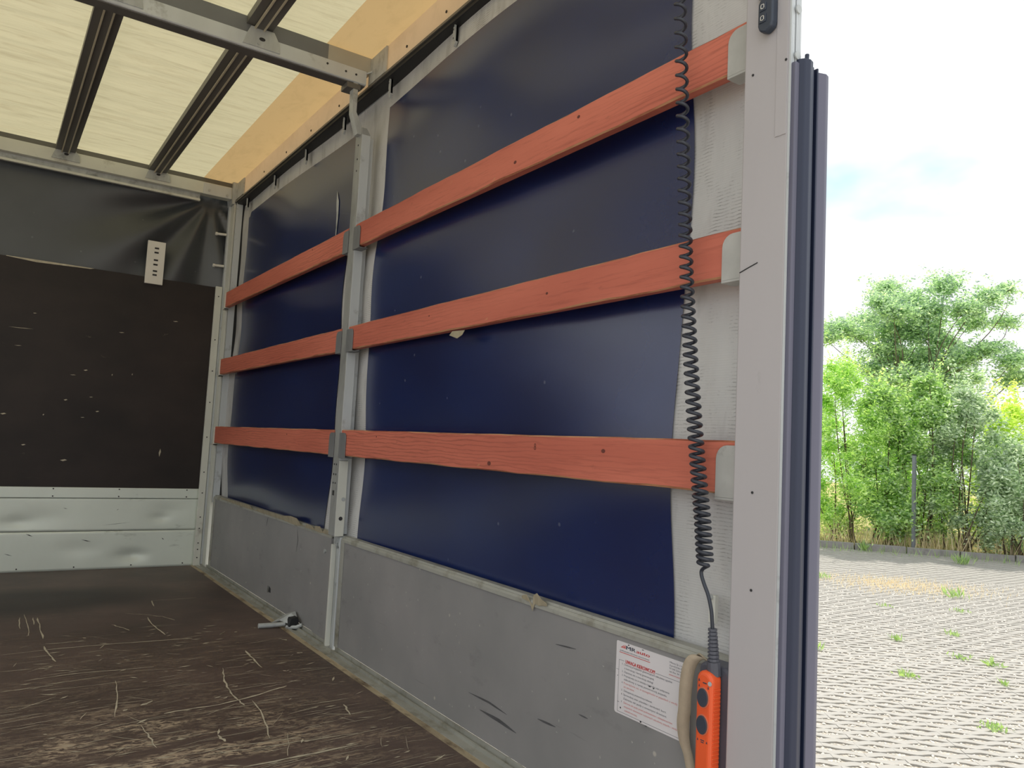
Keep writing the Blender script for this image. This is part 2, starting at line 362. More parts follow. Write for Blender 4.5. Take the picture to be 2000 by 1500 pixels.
def disc(mb, c, axis, r, d, seg=14, ry=None):
    """short cylinder; c = centre of its base, axis 'x-' etc. is where it points"""
    sgn = -1 if axis[1] == '-' else 1; ry = ry or r
    poly = [(r * math.cos(2 * PI * i / seg), ry * math.sin(2 * PI * i / seg)) for i in range(seg)]
    if axis[0] == 'x': mb.prism([(c[1] + a, c[2] + b) for a, b in poly], 'x', c[0], c[0] + sgn * d)
    elif axis[0] == 'y': mb.prism([(c[0] + a, c[2] + b) for a, b in poly], 'y', c[1], c[1] + sgn * d)
    else: mb.prism([(c[0] + a, c[1] + b) for a, b in poly], 'z', c[2], c[2] + sgn * d)
    return mb
def rivets(name, mat, parent, pts, axis, r=.006, d=.003, seg=8):
    for p in pts: disc(MB(), p, axis, r, d, seg).build(name, mat, parent)
def round_rect(y0, y1, z0, z1, rads, seg=5):
    """(y,z) outline; rads = radii of corners (y0z0, y1z0, y1z1, y0z1)"""
    out = []
    for (cy, cz, a0), r in zip(((y0, z0, PI), (y1, z0, 1.5 * PI), (y1, z1, 0), (y0, z1, .5 * PI)), rads):
        if r <= 0: out.append((cy, cz)); continue
        oy = cy + (r if cy == y0 else -r); oz = cz + (r if cz == z0 else -r)
        for i in range(seg + 1):
            a = a0 + .5 * PI * i / seg; out.append((oy + r * math.cos(a), oz + r * math.sin(a)))
    return out

XL, YF, YR, ZT = -2.36, 4.88, .573, 2.44          # left wall, headboard, rear, roof
YP0, YP1 = 2.676, 2.74                            # middle post
ZP = [(1.617, 1.715), (1.194, 1.290), (.766, .870)]

# ================================================================== setting: truck box
floor = struct(box('floor', 'floor', None, XL, -.082, .5, YF, -.03, 0), 'dark brown scratched plywood load floor')
box('edge_strip', 'tan_strip', floor, -.082, -.060, .5, YF, -.03, .001)
rl = MB()
for a, b in ((.68, 2.655), (2.775, 4.86)):
    rl.prism([(-.060, -.03), (-.060, .003), (-.046, .003), (-.046, -.002), (-.024, -.002), (-.024, .008), (-.018, .008), (-.018, .001), (-.006, .001), (-.006, .016), (.0, .016), (.0, -.03)], 'y', a, b)
rl.prism([(-.060, -.03), (-.060, .003), (-.046, .003), (-.046, -.002), (-.006, -.002), (-.006, -.03)], 'y', 2.655, 2.775)
rl.build('edge_rail', 'board_cap', floor)
# scratch marks that can be followed one by one, traced on the floor plane (crop pixels of the photo)
sm = MB()
for w, pts in ((.010, [(0, 948), (300, 915), (560, 893), (830, 873), (940, 866)]), (.006, [(220, 895), (330, 886), (420, 880)]), (.008, [(212, 905), (240, 940), (272, 980)]),
               (.008, [(120, 750), (135, 800), (142, 850), (128, 856)]), (.008, [(182, 765), (195, 810), (210, 868)]), (.005, [(160, 765), (165, 800)]), (.005, [(95, 765), (98, 820)]),
               (.008, [(718, 765), (755, 810), (808, 850)]), (.007, [(610, 745), (700, 750), (790, 760), (855, 778)]), (.006, [(740, 682), (850, 676), (960, 668)]), (.007, [(738, 682), (752, 710)]),
               (.007, [(545, 800), (590, 812), (632, 828)]), (.008, [(1090, 1010), (1092, 1060), (1120, 1120), (1160, 1165), (1195, 1195)]), (.006, [(1235, 1170), (1275, 1220), (1300, 1280), (1318, 1355)]),
               (.009, [(1200, 925), (1235, 965), (1280, 1010)]), (.007, [(1300, 955), (1420, 948)]), (.012, [(800, 1235), (900, 1215), (1050, 1195), (1200, 1160), (1330, 1120), (1400, 1098)]),
               (.006, [(0, 1130), (130, 1112), (260, 1095)]), (.007, [(120, 1075), (350, 1040), (560, 1022), (750, 1005)]), (.008, [(0, 1030), (160, 1015)]),
               (.006, [(565, 1075), (570, 1160), (560, 1250)]), (.006, [(690, 1290), (730, 1350), (765, 1400)]), (.006, [(1485, 1192), (1600, 1175), (1700, 1160)]), (.007, [(880, 1445), (1100, 1400), (1300, 1370), (1470, 1350)]),
               (.006, [(1000, 1435), (1300, 1395), (1600, 1350), (1750, 1328)]), (.012, [(1180, 1495), (1400, 1455), (1600, 1415), (1750, 1380)]), (.006, [(1408, 1330), (1405, 1440)]),
               (.014, [(1680, 1190), (1710, 1240)]), (.016, [(1060, 1340), (1100, 1370)]), (.02, [(690, 1195), (745, 1172)]), (.02, [(1375, 872), (1400, 876)]), (.018, [(1448, 938), (1478, 936)])):
    P = [un(x * .4, 900 + y * .4, Z=.0012) for x, y in pts]; Q = []
    for i in range(len(P) - 1):
        for k in range(4): Q.append(P[i] + (P[i + 1] - P[i]) * k / 4 + np.array([random.uniform(-.003, .003), random.uniform(-.003, .003), 0]))
    Q.append(P[-1]); n = len(Q)
    d = Vector(P[-1] - P[0]).normalized(); side = Vector((-d.y, d.x, 0))
    sm.ribbon(Q, side, [w * random.uniform(.25, .9) * (.3 if i in (0, n - 1) else 1) for i in range(n)])
for i in range(170):                                # little chips knocked out of the dark film
    x, y = random.uniform(-1.25, -.12), random.uniform(1.45, 3.3); a = random.gauss(0, .5); l = random.uniform(.006, .03); w = random.uniform(.003, .010)
    d = Vector((math.cos(a), math.sin(a), 0)); s_ = Vector((-d.y, d.x, 0)); p = Vector((x, y, .0011))
    sm.add([p - d * l, p - s_ * w / 2, p + d * l, p + s_ * w / 2 * random.uniform(.4, 1.2)], [(0, 1, 2, 3)])
for i in range(420):                                # long fine drag lines, mostly across the floor
    y = 1.42 + abs(random.gauss(0, .75)); x = random.uniform(-1.35, -.12); a = random.gauss(.05, .10) if random.random() < .85 else random.uniform(-1.2, 1.2)
    l = random.uniform(.015, .16) * (1.5 if random.random() < .15 else 1); w = random.uniform(.0008, .0030); d = Vector((math.cos(a), math.sin(a), 0)); s_ = Vector((-d.y, d.x, 0)); p = Vector((x, y, .0010))
    if y > 3.6 or x + l / 2 > -.09: continue
    sm.ribbon([p - d * l / 2, p - d * l * .2 + s_ * random.uniform(-.003, .003), p + d * l * .2 + s_ * random.uniform(-.003, .003), p + d * l / 2], s_, [w * .2, w, w * .8, w * .15])
props(sm.build('scratch_mark', 'white_mark', floor), kind='stuff')

# ---- ceiling
def roofz(x, y): return ZT + max(0, min(1, (-.2 - x) / .3)) * 1.0 * (.002 * math.sin(y * 5 + 1.3 * math.sin(x * 3)) + .002 * math.sin(y * 17 + x * 4) + .003 * math.sin(y * 41 + 2 * math.sin(x * 6)))
ceiling = struct(MB().grid(lambda a, b: (XL + (-.2 - XL) * a, .55 + (YF - .55) * b, roofz(XL + (-.2 - XL) * a, .55 + (YF - .55) * b) + .008), 60, 160).build('ceiling', 'roof', smooth=True), 'translucent cream tarpaulin roof lit from above')
MB().grid(lambda a, b: (-.2 + .2 * a, .55 + (YF - .55) * b, roofz(-.2, .55 + (YF - .55) * b) * (1 - a) + ZT * a + .008 * (1 - a)), 6, 160).build('hem_strip', 'roof_tape', ceiling, smooth=True)
val = MB().grid(lambda a, b: (.004 * math.sin(b * 40) * (1 - a) * a * 4 + .004 * (1 - a), .6 + (YF - .6) * b, 2.315 + (ZT - 2.315) * a), 6, 120).build('valance', 'valance', ceiling, smooth=True)
rivets('rivet', 'black', ceiling, [(-.001, y, 2.36) for y in (1.45, 1.75, 2.05, 2.36, 3.05, 3.42, 3.8, 4.2)], 'x-', .0055, .003)

# ---- side curtain = right wall
def cw(y, z):
    return (.009 * math.sin(3.1 * y + 2.2 * z + .6) + .008 * math.sin(1.7 * y - 5.2 * z + 1.2) + .007 * math.sin(7 * (z - .28 * y)) * (1 / (1 + math.exp((y - 1.9) * 4)))
            + .0035 * math.sin(12 * z + 2 * y))
XC = .042
wall = struct(MB().grid(lambda a, b: (XC + cw(.662 + 4.09 * a, .38 + 1.93 * b), .662 + 4.09 * a, .38 + 1.93 * b), 110, 60).build('wall_right', 'weave', smooth=True, solid=0), 'tarpaulin side curtain with grey woven borders')
def panel(y0, y1, z0, z1, cut):
    def fn(a, b):
        y = y0 + (y1 - y0) * a; z = z0 + (z1 - z0) * b
        if cut and b == 1 and a > .975: z -= .05 * (a - .975) / .025
        return (XC - .004 + cw(y, z), y, z)
    return MB().grid(fn, 80, 70).build('dark_panel', 'curtain', wall, smooth=True)
panel(2.93, 4.595, .385, 2.208, True); panel(.908, 2.597, .385, 2.212, False)
for y in (1.50, 2.008, 2.53, 3.015, 3.52, 4.03, 4.575):
    h = MB().prism([(y - .011, 2.235), (y, 2.218), (y + .011, 2.235), (y + .011, 2.302), (y - .011, 2.302)], 'x', .012, .022)
    h.box(.006, .022, y - .011, y - .007, 2.235, 2.302)
    hk = h.build('curtain_hook', 'galv', wall, bevel=.001)
    rivets('hook_rivet', 'dark_mark', hk, [(.012, y + .002, 2.25), (.012, y + .002, 2.282)], 'x-', .004, .002)
tb = MB().box(.008, .018, .768, .784, .505, .56).build('buckle', 'alu_light', wall, bevel=.001)
disc(MB(), (.008, .779, .556), 'x-', .006, .005).build('buckle_stud', 'galv', tb)
# cut in the curtain seam of the front bay (repair smear)
MB().prism([(3.10, 1.72), (3.085, 1.86), (3.09, 1.93), (3.12, 1.985), (3.118, 1.92), (3.106, 1.85)], 'x', XC - .007 + cw(3.1, 1.85), XC - .0065 + cw(3.1, 1.85)).build('repair_smear', 'galv', wall)

# ---- roof rail above the curtain
trim = struct(MB().box(-.006, .05, .60, 4.86, 2.293, 2.318).build('trim_1', 'black', bevel=.003), 'black curtain rail under the roof edge')
MB().box(-.012, -.006, .60, 4.86, 2.309, 2.319).build('rail_lip', 'dark_slat', trim)

# ---- headboard = front wall
def hw(x, z):                                    # folds fanning out of the upper right corner
    dx, dz = x + .13, 2.30 - z; a = math.atan2(dz, -dx + 1e-6); r = math.hypot(dx, dz)
    return .022 * math.sin(a * 11 + .7) * math.exp(-((r - .42) / .38) ** 2) + .010 * math.sin(2.2 * x + 4 * z)
wf = struct(MB().grid(lambda a, b: (XL + (.04 - XL) * a, YF + .03 - hw(XL + (.04 - XL) * a, 1.6 + .8 * b), 1.6 + .84 * b), 110, 44).build('wall_front', 'head_tarp', smooth=True), 'black tarpaulin headboard with plywood and aluminium below')
ply = box('plywood_panel', 'ply', wf, XL, -.030, 4.868, 4.90, .40, 1.762, bevel=.002)
MB().prism([(-1.2, 1.760), (-1.05, 1.749), (-.78, 1.757), (-.76, 1.763), (-1.2, 1.763)], 'y', 4.8665, 4.869).build('splintered_edge', 'white_mark', ply)
chips = [((755, 1220), .012, .05), ((300, 1255), .035, .012), ((110, 1182), .022, .008), ((15, 1035), .03, .010), ((205, 1040), .008, .010), ((460, 1025), .02, .008), ((390, 1053), .022, .004),
         ((345, 852), .03, .004), ((405, 830), .022, .008), ((530, 852), .006, .012), ((625, 850), .006, .012), ((575, 652), .03, .005), ((165, 560), .018, .004), ((85, 713), .035, .003), ((830, 600), .03, .006), ((430, 957), .02, .004), ((310, 970), .02, .009), ((100, 630), .12, .003)]
for (x, y), w, h in chips:
    p = un(x * .4133, 380 + y * .4133, Y=4.8675)
    pol = [(p[0] - w / 2, p[2]), (p[0] - w * .1, p[2] - h / 2), (p[0] + w / 2, p[2] + h * .1), (p[0] + w * .15, p[2] + h / 2)]
    MB().prism(pol, 'y', 4.8672, 4.8685).build('chip', 'white_mark', ply)
for z0, z1, nm in ((.414, .474, 'rail_board'), (.2235, .411, 'aluminium_board'), (0, .2205, 'aluminium_board')):
    def fb(a, b, z0=z0, z1=z1):
        x = XL + (-.068 - XL) * a; z = z0 + (z1 - z0) * b; d = 0
        for cx, cz, r, k in ((-.28, .295, .055, .012), (-1.02, .275, .07, .012), (-.42, .075, .07, .022), (-.9, .30, .12, .006), (-.7, .12, .1, .006), (-.25, .34, .08, .006)):
            d += k * math.exp(-((x - cx) / r) ** 2 - ((z - cz) / (r * .42)) ** 2)
        return (x, 4.856 + d * (0 if nm == 'rail_board' else 1) - (.004 if nm == 'rail_board' else 0), z)
    bo = MB().grid(fb, 160, 16).build(nm, 'mint', wf, smooth=True)
    m_ = bo.modifiers.new('t', 'SOLIDIFY'); m_.thickness = .012; m_.offset = -1 if False else 1
    if nm == 'rail_board': rivets('rivet', 'dark_mark', bo, [(x, 4.851, z) for x in (-1.15, -.86, -.52, -.14) for z in (.424, .466)], 'y-', .004, .002)
    elif z0 == 0: rivets('rivet', 'dark_mark', bo, [(x, 4.8555, .018) for x in (-1.0, -.72, -.42, -.13)], 'y-', .004, .003)
for p0, p1, w in (((330, 235), (300, 228), .005), ((580, 235), (565, 245), .006), ((800, 385), (785, 372), .012), ((445, 395), (375, 380), .008), ((122, 335), (122, 345), .006), ((60, 465), (0, 450), .006), ((640, 300), (430, 322), .003), ((160, 370), (110, 352), .010)):
    a = un(p0[0] * .4, 900 + p0[1] * .4, Y=4.8545); b = un(p1[0] * .4, 900 + p1[1] * .4, Y=4.8545); w *= .55; b = a + (b - a) * .7; c = (a + b) / 2 + np.array([0, 0, w / 2])
    MB().add([a, (a + b) / 2 - np.array([0, 0, w / 2]), b, c], [(0, 1, 2, 3)]).build('scuff', 'dark_mark', wf)
box('added_backing_board', 'ply', wf, XL, -.03, 4.880, 4.905, -.02, .50)  # added behind the boards to block daylight leaking through their gaps
ct = box('corner_trim', 'alu_light', wf, -.070, -.030, 4.842, 4.86, 0, 1.765, bevel=.002)
rivets('rivet', 'dark_mark', ct, [(-.050, 4.842, z) for z in (.05, .1, .14, .23, .30, .45, .58, .80, 1.02, 1.22, 1.42, 1.70)], 'y-', .004, .002)
sp = box('slotted_plate', 'white_plastic', wf, -.487, -.386, 4.845, 4.862, 1.72, 1.985, bevel=.001)
for z in (1.942, 1.915, 1.868, 1.840, 1.800, 1.776): box('slot', 'dark_mark', sp, -.447, -.423, 4.8435, 4.8455, z - .005, z + .005)
for z in (2.106, 1.899):
    MB().tube([(-.096, 4.855, z), (-.03, 4.855, z + .004)], .008, 10).build('peg', 'white_plastic', wf)
    MB().tube([(-.098, 4.855, z), (-.086, 4.855, z)], .011, 10).build('peg_head', 'white_plastic', wf)
rivets('stud', 'alu_light', wf, [(-.018, 4.86, 2.235), (-.016, 4.86, 2.30)], 'y-', .007, .006)

# ---- left side: its curtain is drawn open for loading, daylight comes in there
wl_ = struct(box('wall_left', 'board', None, XL - .028, XL, .6, YF, -.03, .43, bevel=.002), 'open left side with a grey drop side board')
box('post', 'galv', wl_, XL - .004, XL + .034, YP0, YP1, .43, 2.31, bevel=.002)
box('rear_post', 'paint_grey', wl_, XL - .03, XL + .06, YR, .675, -.1, 2.44, bevel=.003)
box('front_post', 'alu_light', wl_, XL - .03, XL + .014, 4.772, 4.90, -.03, 2.44, bevel=.003)
for z0, z1 in ZP:
    for a, b in ((.68, 2.668), (2.748, 4.72)): box('side_plank', 'wood', wl_, XL + .009, XL + .034, a, b, z0, z1, bevel=.002)
box('roof_rail', 'black', wl_, XL - .05, XL + .006, .60, YF, 2.293, 2.318, bevel=.003)
box('valance', 'valance', wl_, XL - .006, XL - .002, .6, YF, 2.318, 2.45)
MB().grid(lambda a, b: (XL - .02 - .07 * math.sin(a * 60), 4.45 + .40 * a, .40 + 1.9 * b), 90, 2).build('drawn_curtain', 'curtain', wl_, smooth=True)
struct(box('trim_2', 'alu', None, XL - .03, .0, YR, .64, 2.36, 2.47, bevel=.003), 'rear roof header beam')

# ================================================================== front corner post
fp = thing('front_corner_post', 'pale aluminium corner post beside the black headboard', 'post', (0, 4.81, 0))
box('post_body', 'alu_light', fp, -.014, .05, 4.772, 4.90, -.03, 2.30, bevel=.002)
box('corner_filler', 'galv', fp, -.028, .05, 4.78, 4.92, 2.30, 2.452, bevel=.002)  # filler block added to close a light leak in the corner
box('inner_lip', 'alu', fp, -.026, -.014, 4.852, 4.884, .0, 2.30, bevel=.001)
box('seal_strip', 'black', fp, -.004, .10, 4.748, 4.770, .40, 2.30)
box('outer_lip', 'alu', fp, -.008, .03, 4.738, 4.748, .40, 2.30)
for z0, z1 in ZP:
    box('plank_pocket', 'alu_light', fp, -.040, -.014, 4.716, 4.772, z0 - .012, z0 - .004, bevel=.001)
    box('pocket_back', 'alu_light', fp, -.040, -.014, 4.716, 4.722, z0 - .012, z1 - .008, bevel=.001)

# ================================================================== middle post
mpst = thing('side_post', 'galvanised middle post with plank pockets on both sides', 'post', (0, 2.708, 0))
MB().prism([(-.034, .445), (.004, .445), (.004, 2.105), (-.012, 2.13), (-.034, 2.13)], 'y', YP0, YP1).build('post_body', 'post_shaded', mpst, bevel=.002)
box('post_web', 'alu', mpst, .004, .03, 2.70, 2.735, .45, 2.10)
box('lit_rear_face', 'alu_light', mpst, -.0325, .005, YP0 - .002, YP0, .445, .745, bevel=.0005)  # lighter plates put the daylight on the rear face into colour
box('lit_rear_face', 'alu', mpst, -.0325, .005, YP0 - .002, YP0, .748, 2.10, bevel=.0005)
MB().prism([(-.082, 2.312), (-.060, 2.312), (-.060, 2.19), (-.030, 2.13), (-.034, 2.10), (-.050, 2.10), (-.078, 2.185)], 'y', 2.684, 2.722).build('upper_bracket', 'galv', mpst, bevel=.001)
box('bracket_clip', 'dark_slat', mpst, -.110, -.050, 2.682, 2.75, 2.285, 2.308, bevel=.002)
for z0, z1 in ZP:
    for a, b, fl in ((YP0 - .062, YP0 + .004, 0), (YP1 - .004, YP1 + .050, 1)):
        r = .02
        pl = MB().prism(round_rect(a, b, z0 - .006, z1 - .012, (0, 0, r if fl else 0, 0 if fl else r)), 'x', -.0385, -.0352)
        pl.box(-.0385, .0, a, b, z0 - .009, z0 - .005)
        pl.build('plank_pocket', 'pocket', mpst, bevel=.0006)
MB().tube([(-.006, YP0, .592), (-.006, YP0 - .006, .592)], .008, 12).build('bolt', 'galv', mpst)
disc(MB(), (-.012, YP0 - .002, .515), 'y-', .008, .0012).build('bolt_hole', 'dark_mark', mpst)
box('square_hole', 'dark_mark', mpst, -.0352, -.034, 2.705, 2.722, .605, .625)
rivets('hole', 'dark_mark', mpst, [(-.034, y, z) for z in (.655, .69, .73) for y in (2.70, 2.722)] + [(-.034, 2.705, z) for z in (1.95, 2.0, 2.06)], 'x-', .004, .0012)
# lower latch column
box('latch_column', 'galv', mpst, .006, .03, 2.670, 2.774, -.02, .445)
box('latch_ridge', 'alu_light', mpst, -.014, .006, 2.738, 2.750, .0, .405, bevel=.002)
box('latch_ridge', 'alu', mpst, -.008, .006, 2.672, 2.682, .0, .44, bevel=.002)
MB().tube([(.0, 2.712, .395), (-.01, 2.70, .405), (-.012, 2.69, .42)], .005, 8).build('latch_catch', 'galv', mpst)

# ================================================================== rear post
rp_ = thing('rear_corner_post', 'wide pale grey rear corner post edged with black rubber', 'post', (-.045, .62, 0))
MB().box(-.060, -.031, YR, .675, -.12, 2.42).build('post_body', 'paint_grey', rp_, bevel=.003)
box('cover_plate', 'paint_grey', rp_, -.0615, -.060, YR + .003, .600, 1.435, 2.4, bevel=.0005)
box('edge_bead', 'alu', rp_, -.0600, -.0575, YR - .004, YR, -.12, 2.42)
rf = MB()
for x0, x1, d in ((-.057, -.050, .004), (-.048, -.044, .006), (-.042, -.038, .005), (-.036, -.031, .004)): rf.box(x0, x1, YR - d, YR, 1.56, 2.42)
rf.build('ribbed_rear_face', 'alu', rp_)
for z in (1.675, 1.585): disc(MB(), (-.045, YR - .006, z), 'y-', .008, .003).build('rear_screw', 'galv', rp_)
box('seal_rail', 'rubber_grey', rp_, -.057, -.044, YR - .012, YR, -.12, 1.57, bevel=.002)
def prof(pts): return pts
sl = MB().prism([(-.046, .573), (-.046, .562), (-.040, .553), (-.028, .549), (-.016, .552), (-.011, .558), (-.011, .573)], 'z', -.12, 1.578).build('rubber_seal', 'rubber', rp_, bevel=.002)
s2 = MB()
for x0, x1, d in ((-.011, -.006, .016), (-.005, .000, .012), (.001, .005, .018)): s2.box(x0, x1, YR - d, YR, -.12, 1.572)
s2.build('seal_ribs', 'rubber', rp_, bevel=.001)
MB().prism([(.005, .573), (.005, .556), (.022, .550), (.034, .553), (.034, .573)], 'z', -.12, 1.566).build('seal_fin', 'rubber_grey', rp_, bevel=.002)
MB().tube([(-.031, .556, 1.576), (-.030, .556, 1.588)], .004, 8).build('seal_pin', 'rubber', rp_)
for k, (z0, z1) in enumerate(ZP):
    pl = MB().prism(round_rect(.676, .737, z0 - .008, z1 - .010, (0, .0, .026, 0)), 'x', -.0385, -.0352)
    pl.box(-.0385, .0, .676, .737, z0 - .012, z0 - .006)
    pl.build('plank_bracket', 'bracket', rp_, bevel=.0008)
disc(MB(), (-.06, .636, 1.725), 'x-', .007, .012).build('hook_screw', 'galv', rp_)
rivets('screw', 'dark_mark', rp_, [(-.0602, .654, 1.576), (-.0617, .578, 1.577), (-.0602, .63, .775), (-.0602, .627, .60)], 'x-', .0025, .0012)
MB().tube([(-.0605, .673, 1.19), (-.0605, .655, 1.196), (-.0605, .632, 1.203)], .0012, 5).build('scratch', 'dark_mark', rp_)

# ================================================================== drop side boards
def side_board(name, label, y0, y1, scuffs, tears):
    t = thing(name, label, 'drop side', (.012, (y0 + y1) / 2, .016))
    box('panel', 'board', t, .0, .026, y0, y1, .016, .430, bevel=.001)
    MB().prism([(-.004, .424), (-.004, .434), (.0, .440), (.004, .440), (.006, .446), (.030, .446), (.030, .424)], 'y', y0, y1).build('top_profile', 'board_cap', t)
    for sc_ in scuffs:
        P = [un(u, v, X=-.0006) for u, v in sc_[1:]]; n = len(P)
        w = sc_[0]; Q = []
        for i in range(n - 1):
            for k in range(3): Q.append(P[i] + (P[i + 1] - P[i]) * k / 3)
        Q.append(P[-1]); n = len(Q)
        d = Vector(P[-1] - P[0]).normalized(); side = Vector((0, -d.z, d.y))
        MB().ribbon(Q, side, [w * math.sin(PI * (i + .25) / (n - .5)) for i in range(n)]).build('scuff', 'scuff', t)
    m = MB()
    for i in range(int(26 * (y1 - y0))):
        y, z = random.uniform(y0 + .06, y1 - .06), .03 + .36 * random.random() ** 1.2; w, h = random.uniform(.0012, .0045), random.uniform(.0012, .005)
        if y0 < 1 and y < 1.06 and z > .24: continue
        m.add([(-.0005, y - w, z), (-.0005, y, z - h), (-.0007, y + w * random.uniform(.4, 1.1), z + h * .2), (-.0005, y + w * .2, z + h)], [(0, 1, 2, 3)])
    props(m.build('paint_chips', 'pale_scuff', t), kind='stuff')
    for ys in tears:
        m = MB(); n = len(ys)
        vs_ = []
        for y, h in ys: vs_ += [(-.005, y, .437 - .3 * abs(h)), (-.007 - .3 * max(h, 0), y, .444 + h)]
        m.add(vs_, [(2 * i, 2 * i + 1, 2 * i + 3, 2 * i + 2) for i in range(n - 1)]).build('torn_tape', 'tape_torn', t, solid=.001)
    return t
random.seed(3)
tl = [(4.55, .002), (4.4, .006), (4.2, .008), (4.02, .012), (3.93, .010), (3.90, -.006), (3.83, -.006), (3.80, .008), (3.6, .010), (3.4, .010), (3.27, .022), (3.18, .020), (3.14, -.004), (3.08, -.006), (3.06, .010), (2.99, .006), (2.97, -.006), (2.95, .012), (2.89, .016), (2.87, -.004), (2.84, .010), (2.80, .006)]
lb = side_board('drop_side_board', 'grey drop side board nearer the headboard, its top edge torn', 2.776, 4.735, [(.006, (580, 1032), (582, 1055), (578, 1078)), (.008, (524, 1008), (520, 1028))], [tl])
box('end_plate', 'board', lb, -.004, .0, 2.776, 2.925, .012, .424, bevel=.001)
box('end_profile', 'board_cap', lb, -.006, .0, 4.700, 4.735, .016, .430, bevel=.001)
disc(MB(), (-.004, 2.83, .365), 'x-', .009, .006, 6).build('end_bolt', 'galv', lb)
hp = un(526, 1152, X=-.001); MB().prism([(hp[1] - .018, hp[2] - .012), (hp[1] + .012, hp[2] - .010), (hp[1] + .006, hp[2] + .016), (hp[1] - .016, hp[2] + .008)], 'x', -.0008, 0).build('punched_hole', 'dark_mark', lb)
MB().add([(-.001, hp[1] + .024, hp[2] - .016), (-.010, hp[1] + .006, hp[2] - .012), (-.008, hp[1] + .012, hp[2] + .018), (-.001, hp[1] + .020, hp[2] + .016)], [(0, 1, 2, 3)]).build('bent_flap', 'alu_light', lb)
rb = side_board('drop_side_board', 'grey drop side board with the white instruction sticker on it', .69, 2.668,
    [(.010, (937, 1386), (975, 1408), (1008, 1432)), (.006, (915, 1352), (955, 1372), (990, 1396)), (.006, (1050, 1404), (1085, 1420)), (.004, (1085, 1258), (1125, 1268)), (.004, (1130, 1395), (1148, 1404))],
    [[(1.41, .0), (1.385, .008), (1.372, -.012), (1.36, -.03), (1.352, .012), (1.335, .020), (1.318, .006), (1.30, .001)]])
box('end_profile', 'board_cap', rb, -.006, .0, 2.640, 2.668, .016, .430, bevel=.001)

# ================================================================== planks
random.seed(5)
LAB = [('top', 'rear'), ('middle', 'rear'), ('bottom', 'rear')]
def plank(y0, y1, z0, z1, label):
    t = thing('side_plank', label, 'plank', (-.0217, (y0 + y1) / 2, z0), 'red wooden planks along the side wall')
    n = 40; ph = random.uniform(0, 6)
    jit = [(.0016 * math.sin(ph + i * .9) + random.uniform(-.0012, .0012), random.uniform(-.0012, .0012) + .001 * math.sin(i * .6 + ph)) for i in range(n + 1)]
    vs_ = []; ch = .0035
    for i in range(n + 1):
        y = y0 + (y1 - y0) * i / n; a, b = jit[i]
        pr = [(-.009, z0), (-.034 + ch, z0 + a * .5), (-.034, z0 + ch + a), (-.034, z1 - ch + b), (-.034 + ch, z1 + b * .5), (-.009, z1)]
        vs_ += [(x, y, z) for x, z in pr]
    fs = [(i * 6 + j, i * 6 + (j + 1) % 6, (i + 1) * 6 + (j + 1) % 6, (i + 1) * 6 + j) for i in range(n) for j in range(6)] + [tuple(range(6)), tuple(n * 6 + j for j in range(6))]
    m = MB().add(vs_, fs); o = m.build('board', 'wood', t)
    o.data.materials.append(MA['wood_edge'])
    for k, p in enumerate(o.data.polygons):
        if k < 6 * n and k % 6 in (1, 3, 4): p.material_index = 1
    return o
pos = ['topmost', 'middle', 'lowest']
pl_r = [plank(.679, 2.668, z0, z1, '%s red-stained plank of the rear bay, crossed by the coiled cord' % pos[k]) for k, (z0, z1) in enumerate(ZP)]
pl_l = [plank(2.748, 4.714, z0, z1, '%s red-stained plank of the bay next to the headboard' % pos[k]) for k, (z0, z1) in enumerate(ZP)]
def knot(o, u, v, r=.008):
    p = un(u, v, X=-.0343); disc(MB(), (-.0338, p[1], p[2]), 'x-', r, .0006, 10, r * .7).build('knot', 'knot', o.parent)
for o_, u_, v_, r_ in ((pl_r[2], 1178, 881, .007), (pl_r[2], 735, 853, .004), (pl_r[0], 1006, 317, .007), (pl_r[0], 1130, 228, .006), (pl_r[1], 838, 617, .004), (pl_r[1], 1068, 573, .005), (pl_r[2], 955, 905, .009), (pl_l[0], 610, 488, .005), (pl_l[2], 560, 848, .005)): knot(o_, u_, v_, r_)
sh = [un(u, v, X=-.030) for u, v in ((878, 655), (884, 647), (908, 645), (903, 654), (893, 661))]
MB().prism([(p[1], p[2]) for p in sh], 'x', -.0312, -.030).build('torn_paper', 'tape_torn', pl_r[1].parent)
# ================================================================== roof beams and slats
SL = [-1.945, -1.455, -.970, -.478]
def beam(name, label, yf, yb, z0, z1, band_z):
    t = thing(name, label, 'beam', (-1.2, (yf + yb) / 2, z0))
    return t
b1 = thing('roof_beam', 'pale aluminium roof cross beam above the middle post', 'beam', (-1.2, 2.71, 2.312))
MB().prism([(2.68, 2.316), (2.684, 2.312), (2.742, 2.312), (2.742, 2.372), (2.68, 2.372)], 'x', XL, -.028).build('beam_body', 'alu', b1, bevel=.001)
box('underside_shade', 'dark_slat', b1, XL, -.03, 2.690, 2.744, 2.3085, 2.312)  # dark strip puts the shade under the beam into colour
box('shaded_tarp_band', 'tarp_shade', b1, XL, -.198, 2.684, 2.740, 2.374, 2.436)  # shaded tarp above the beam, its shade put into a grey band
box('shaded_tarp_band_end', 'tarp_shade_pale', b1, -.198, -.004, 2.684, 2.740, 2.374, 2.436)
box('end_plate', 'galv', b1, -.012, -.004, 2.53, 2.70, 2.322, 2.432, bevel=.001)  # added grey plate carries the shade on the valance beside the beam
rivets('rivet', 'dark_mark', b1, [(x, 2.68, 2.345) for x in (-.12, -.075)] + [(-.20, 2.68, 2.352)], 'y-', .0045, .002)
MB().tube([(-.03, 2.675, 2.362), (-.012, 2.665, 2.372), (-.006, 2.64, 2.382)], .004, 6).build('wire_tie', 'galv', b1)
b0 = thing('roof_beam', 'pale roof cross beam along the top of the headboard', 'beam', (-1.2, 4.83, 2.33))
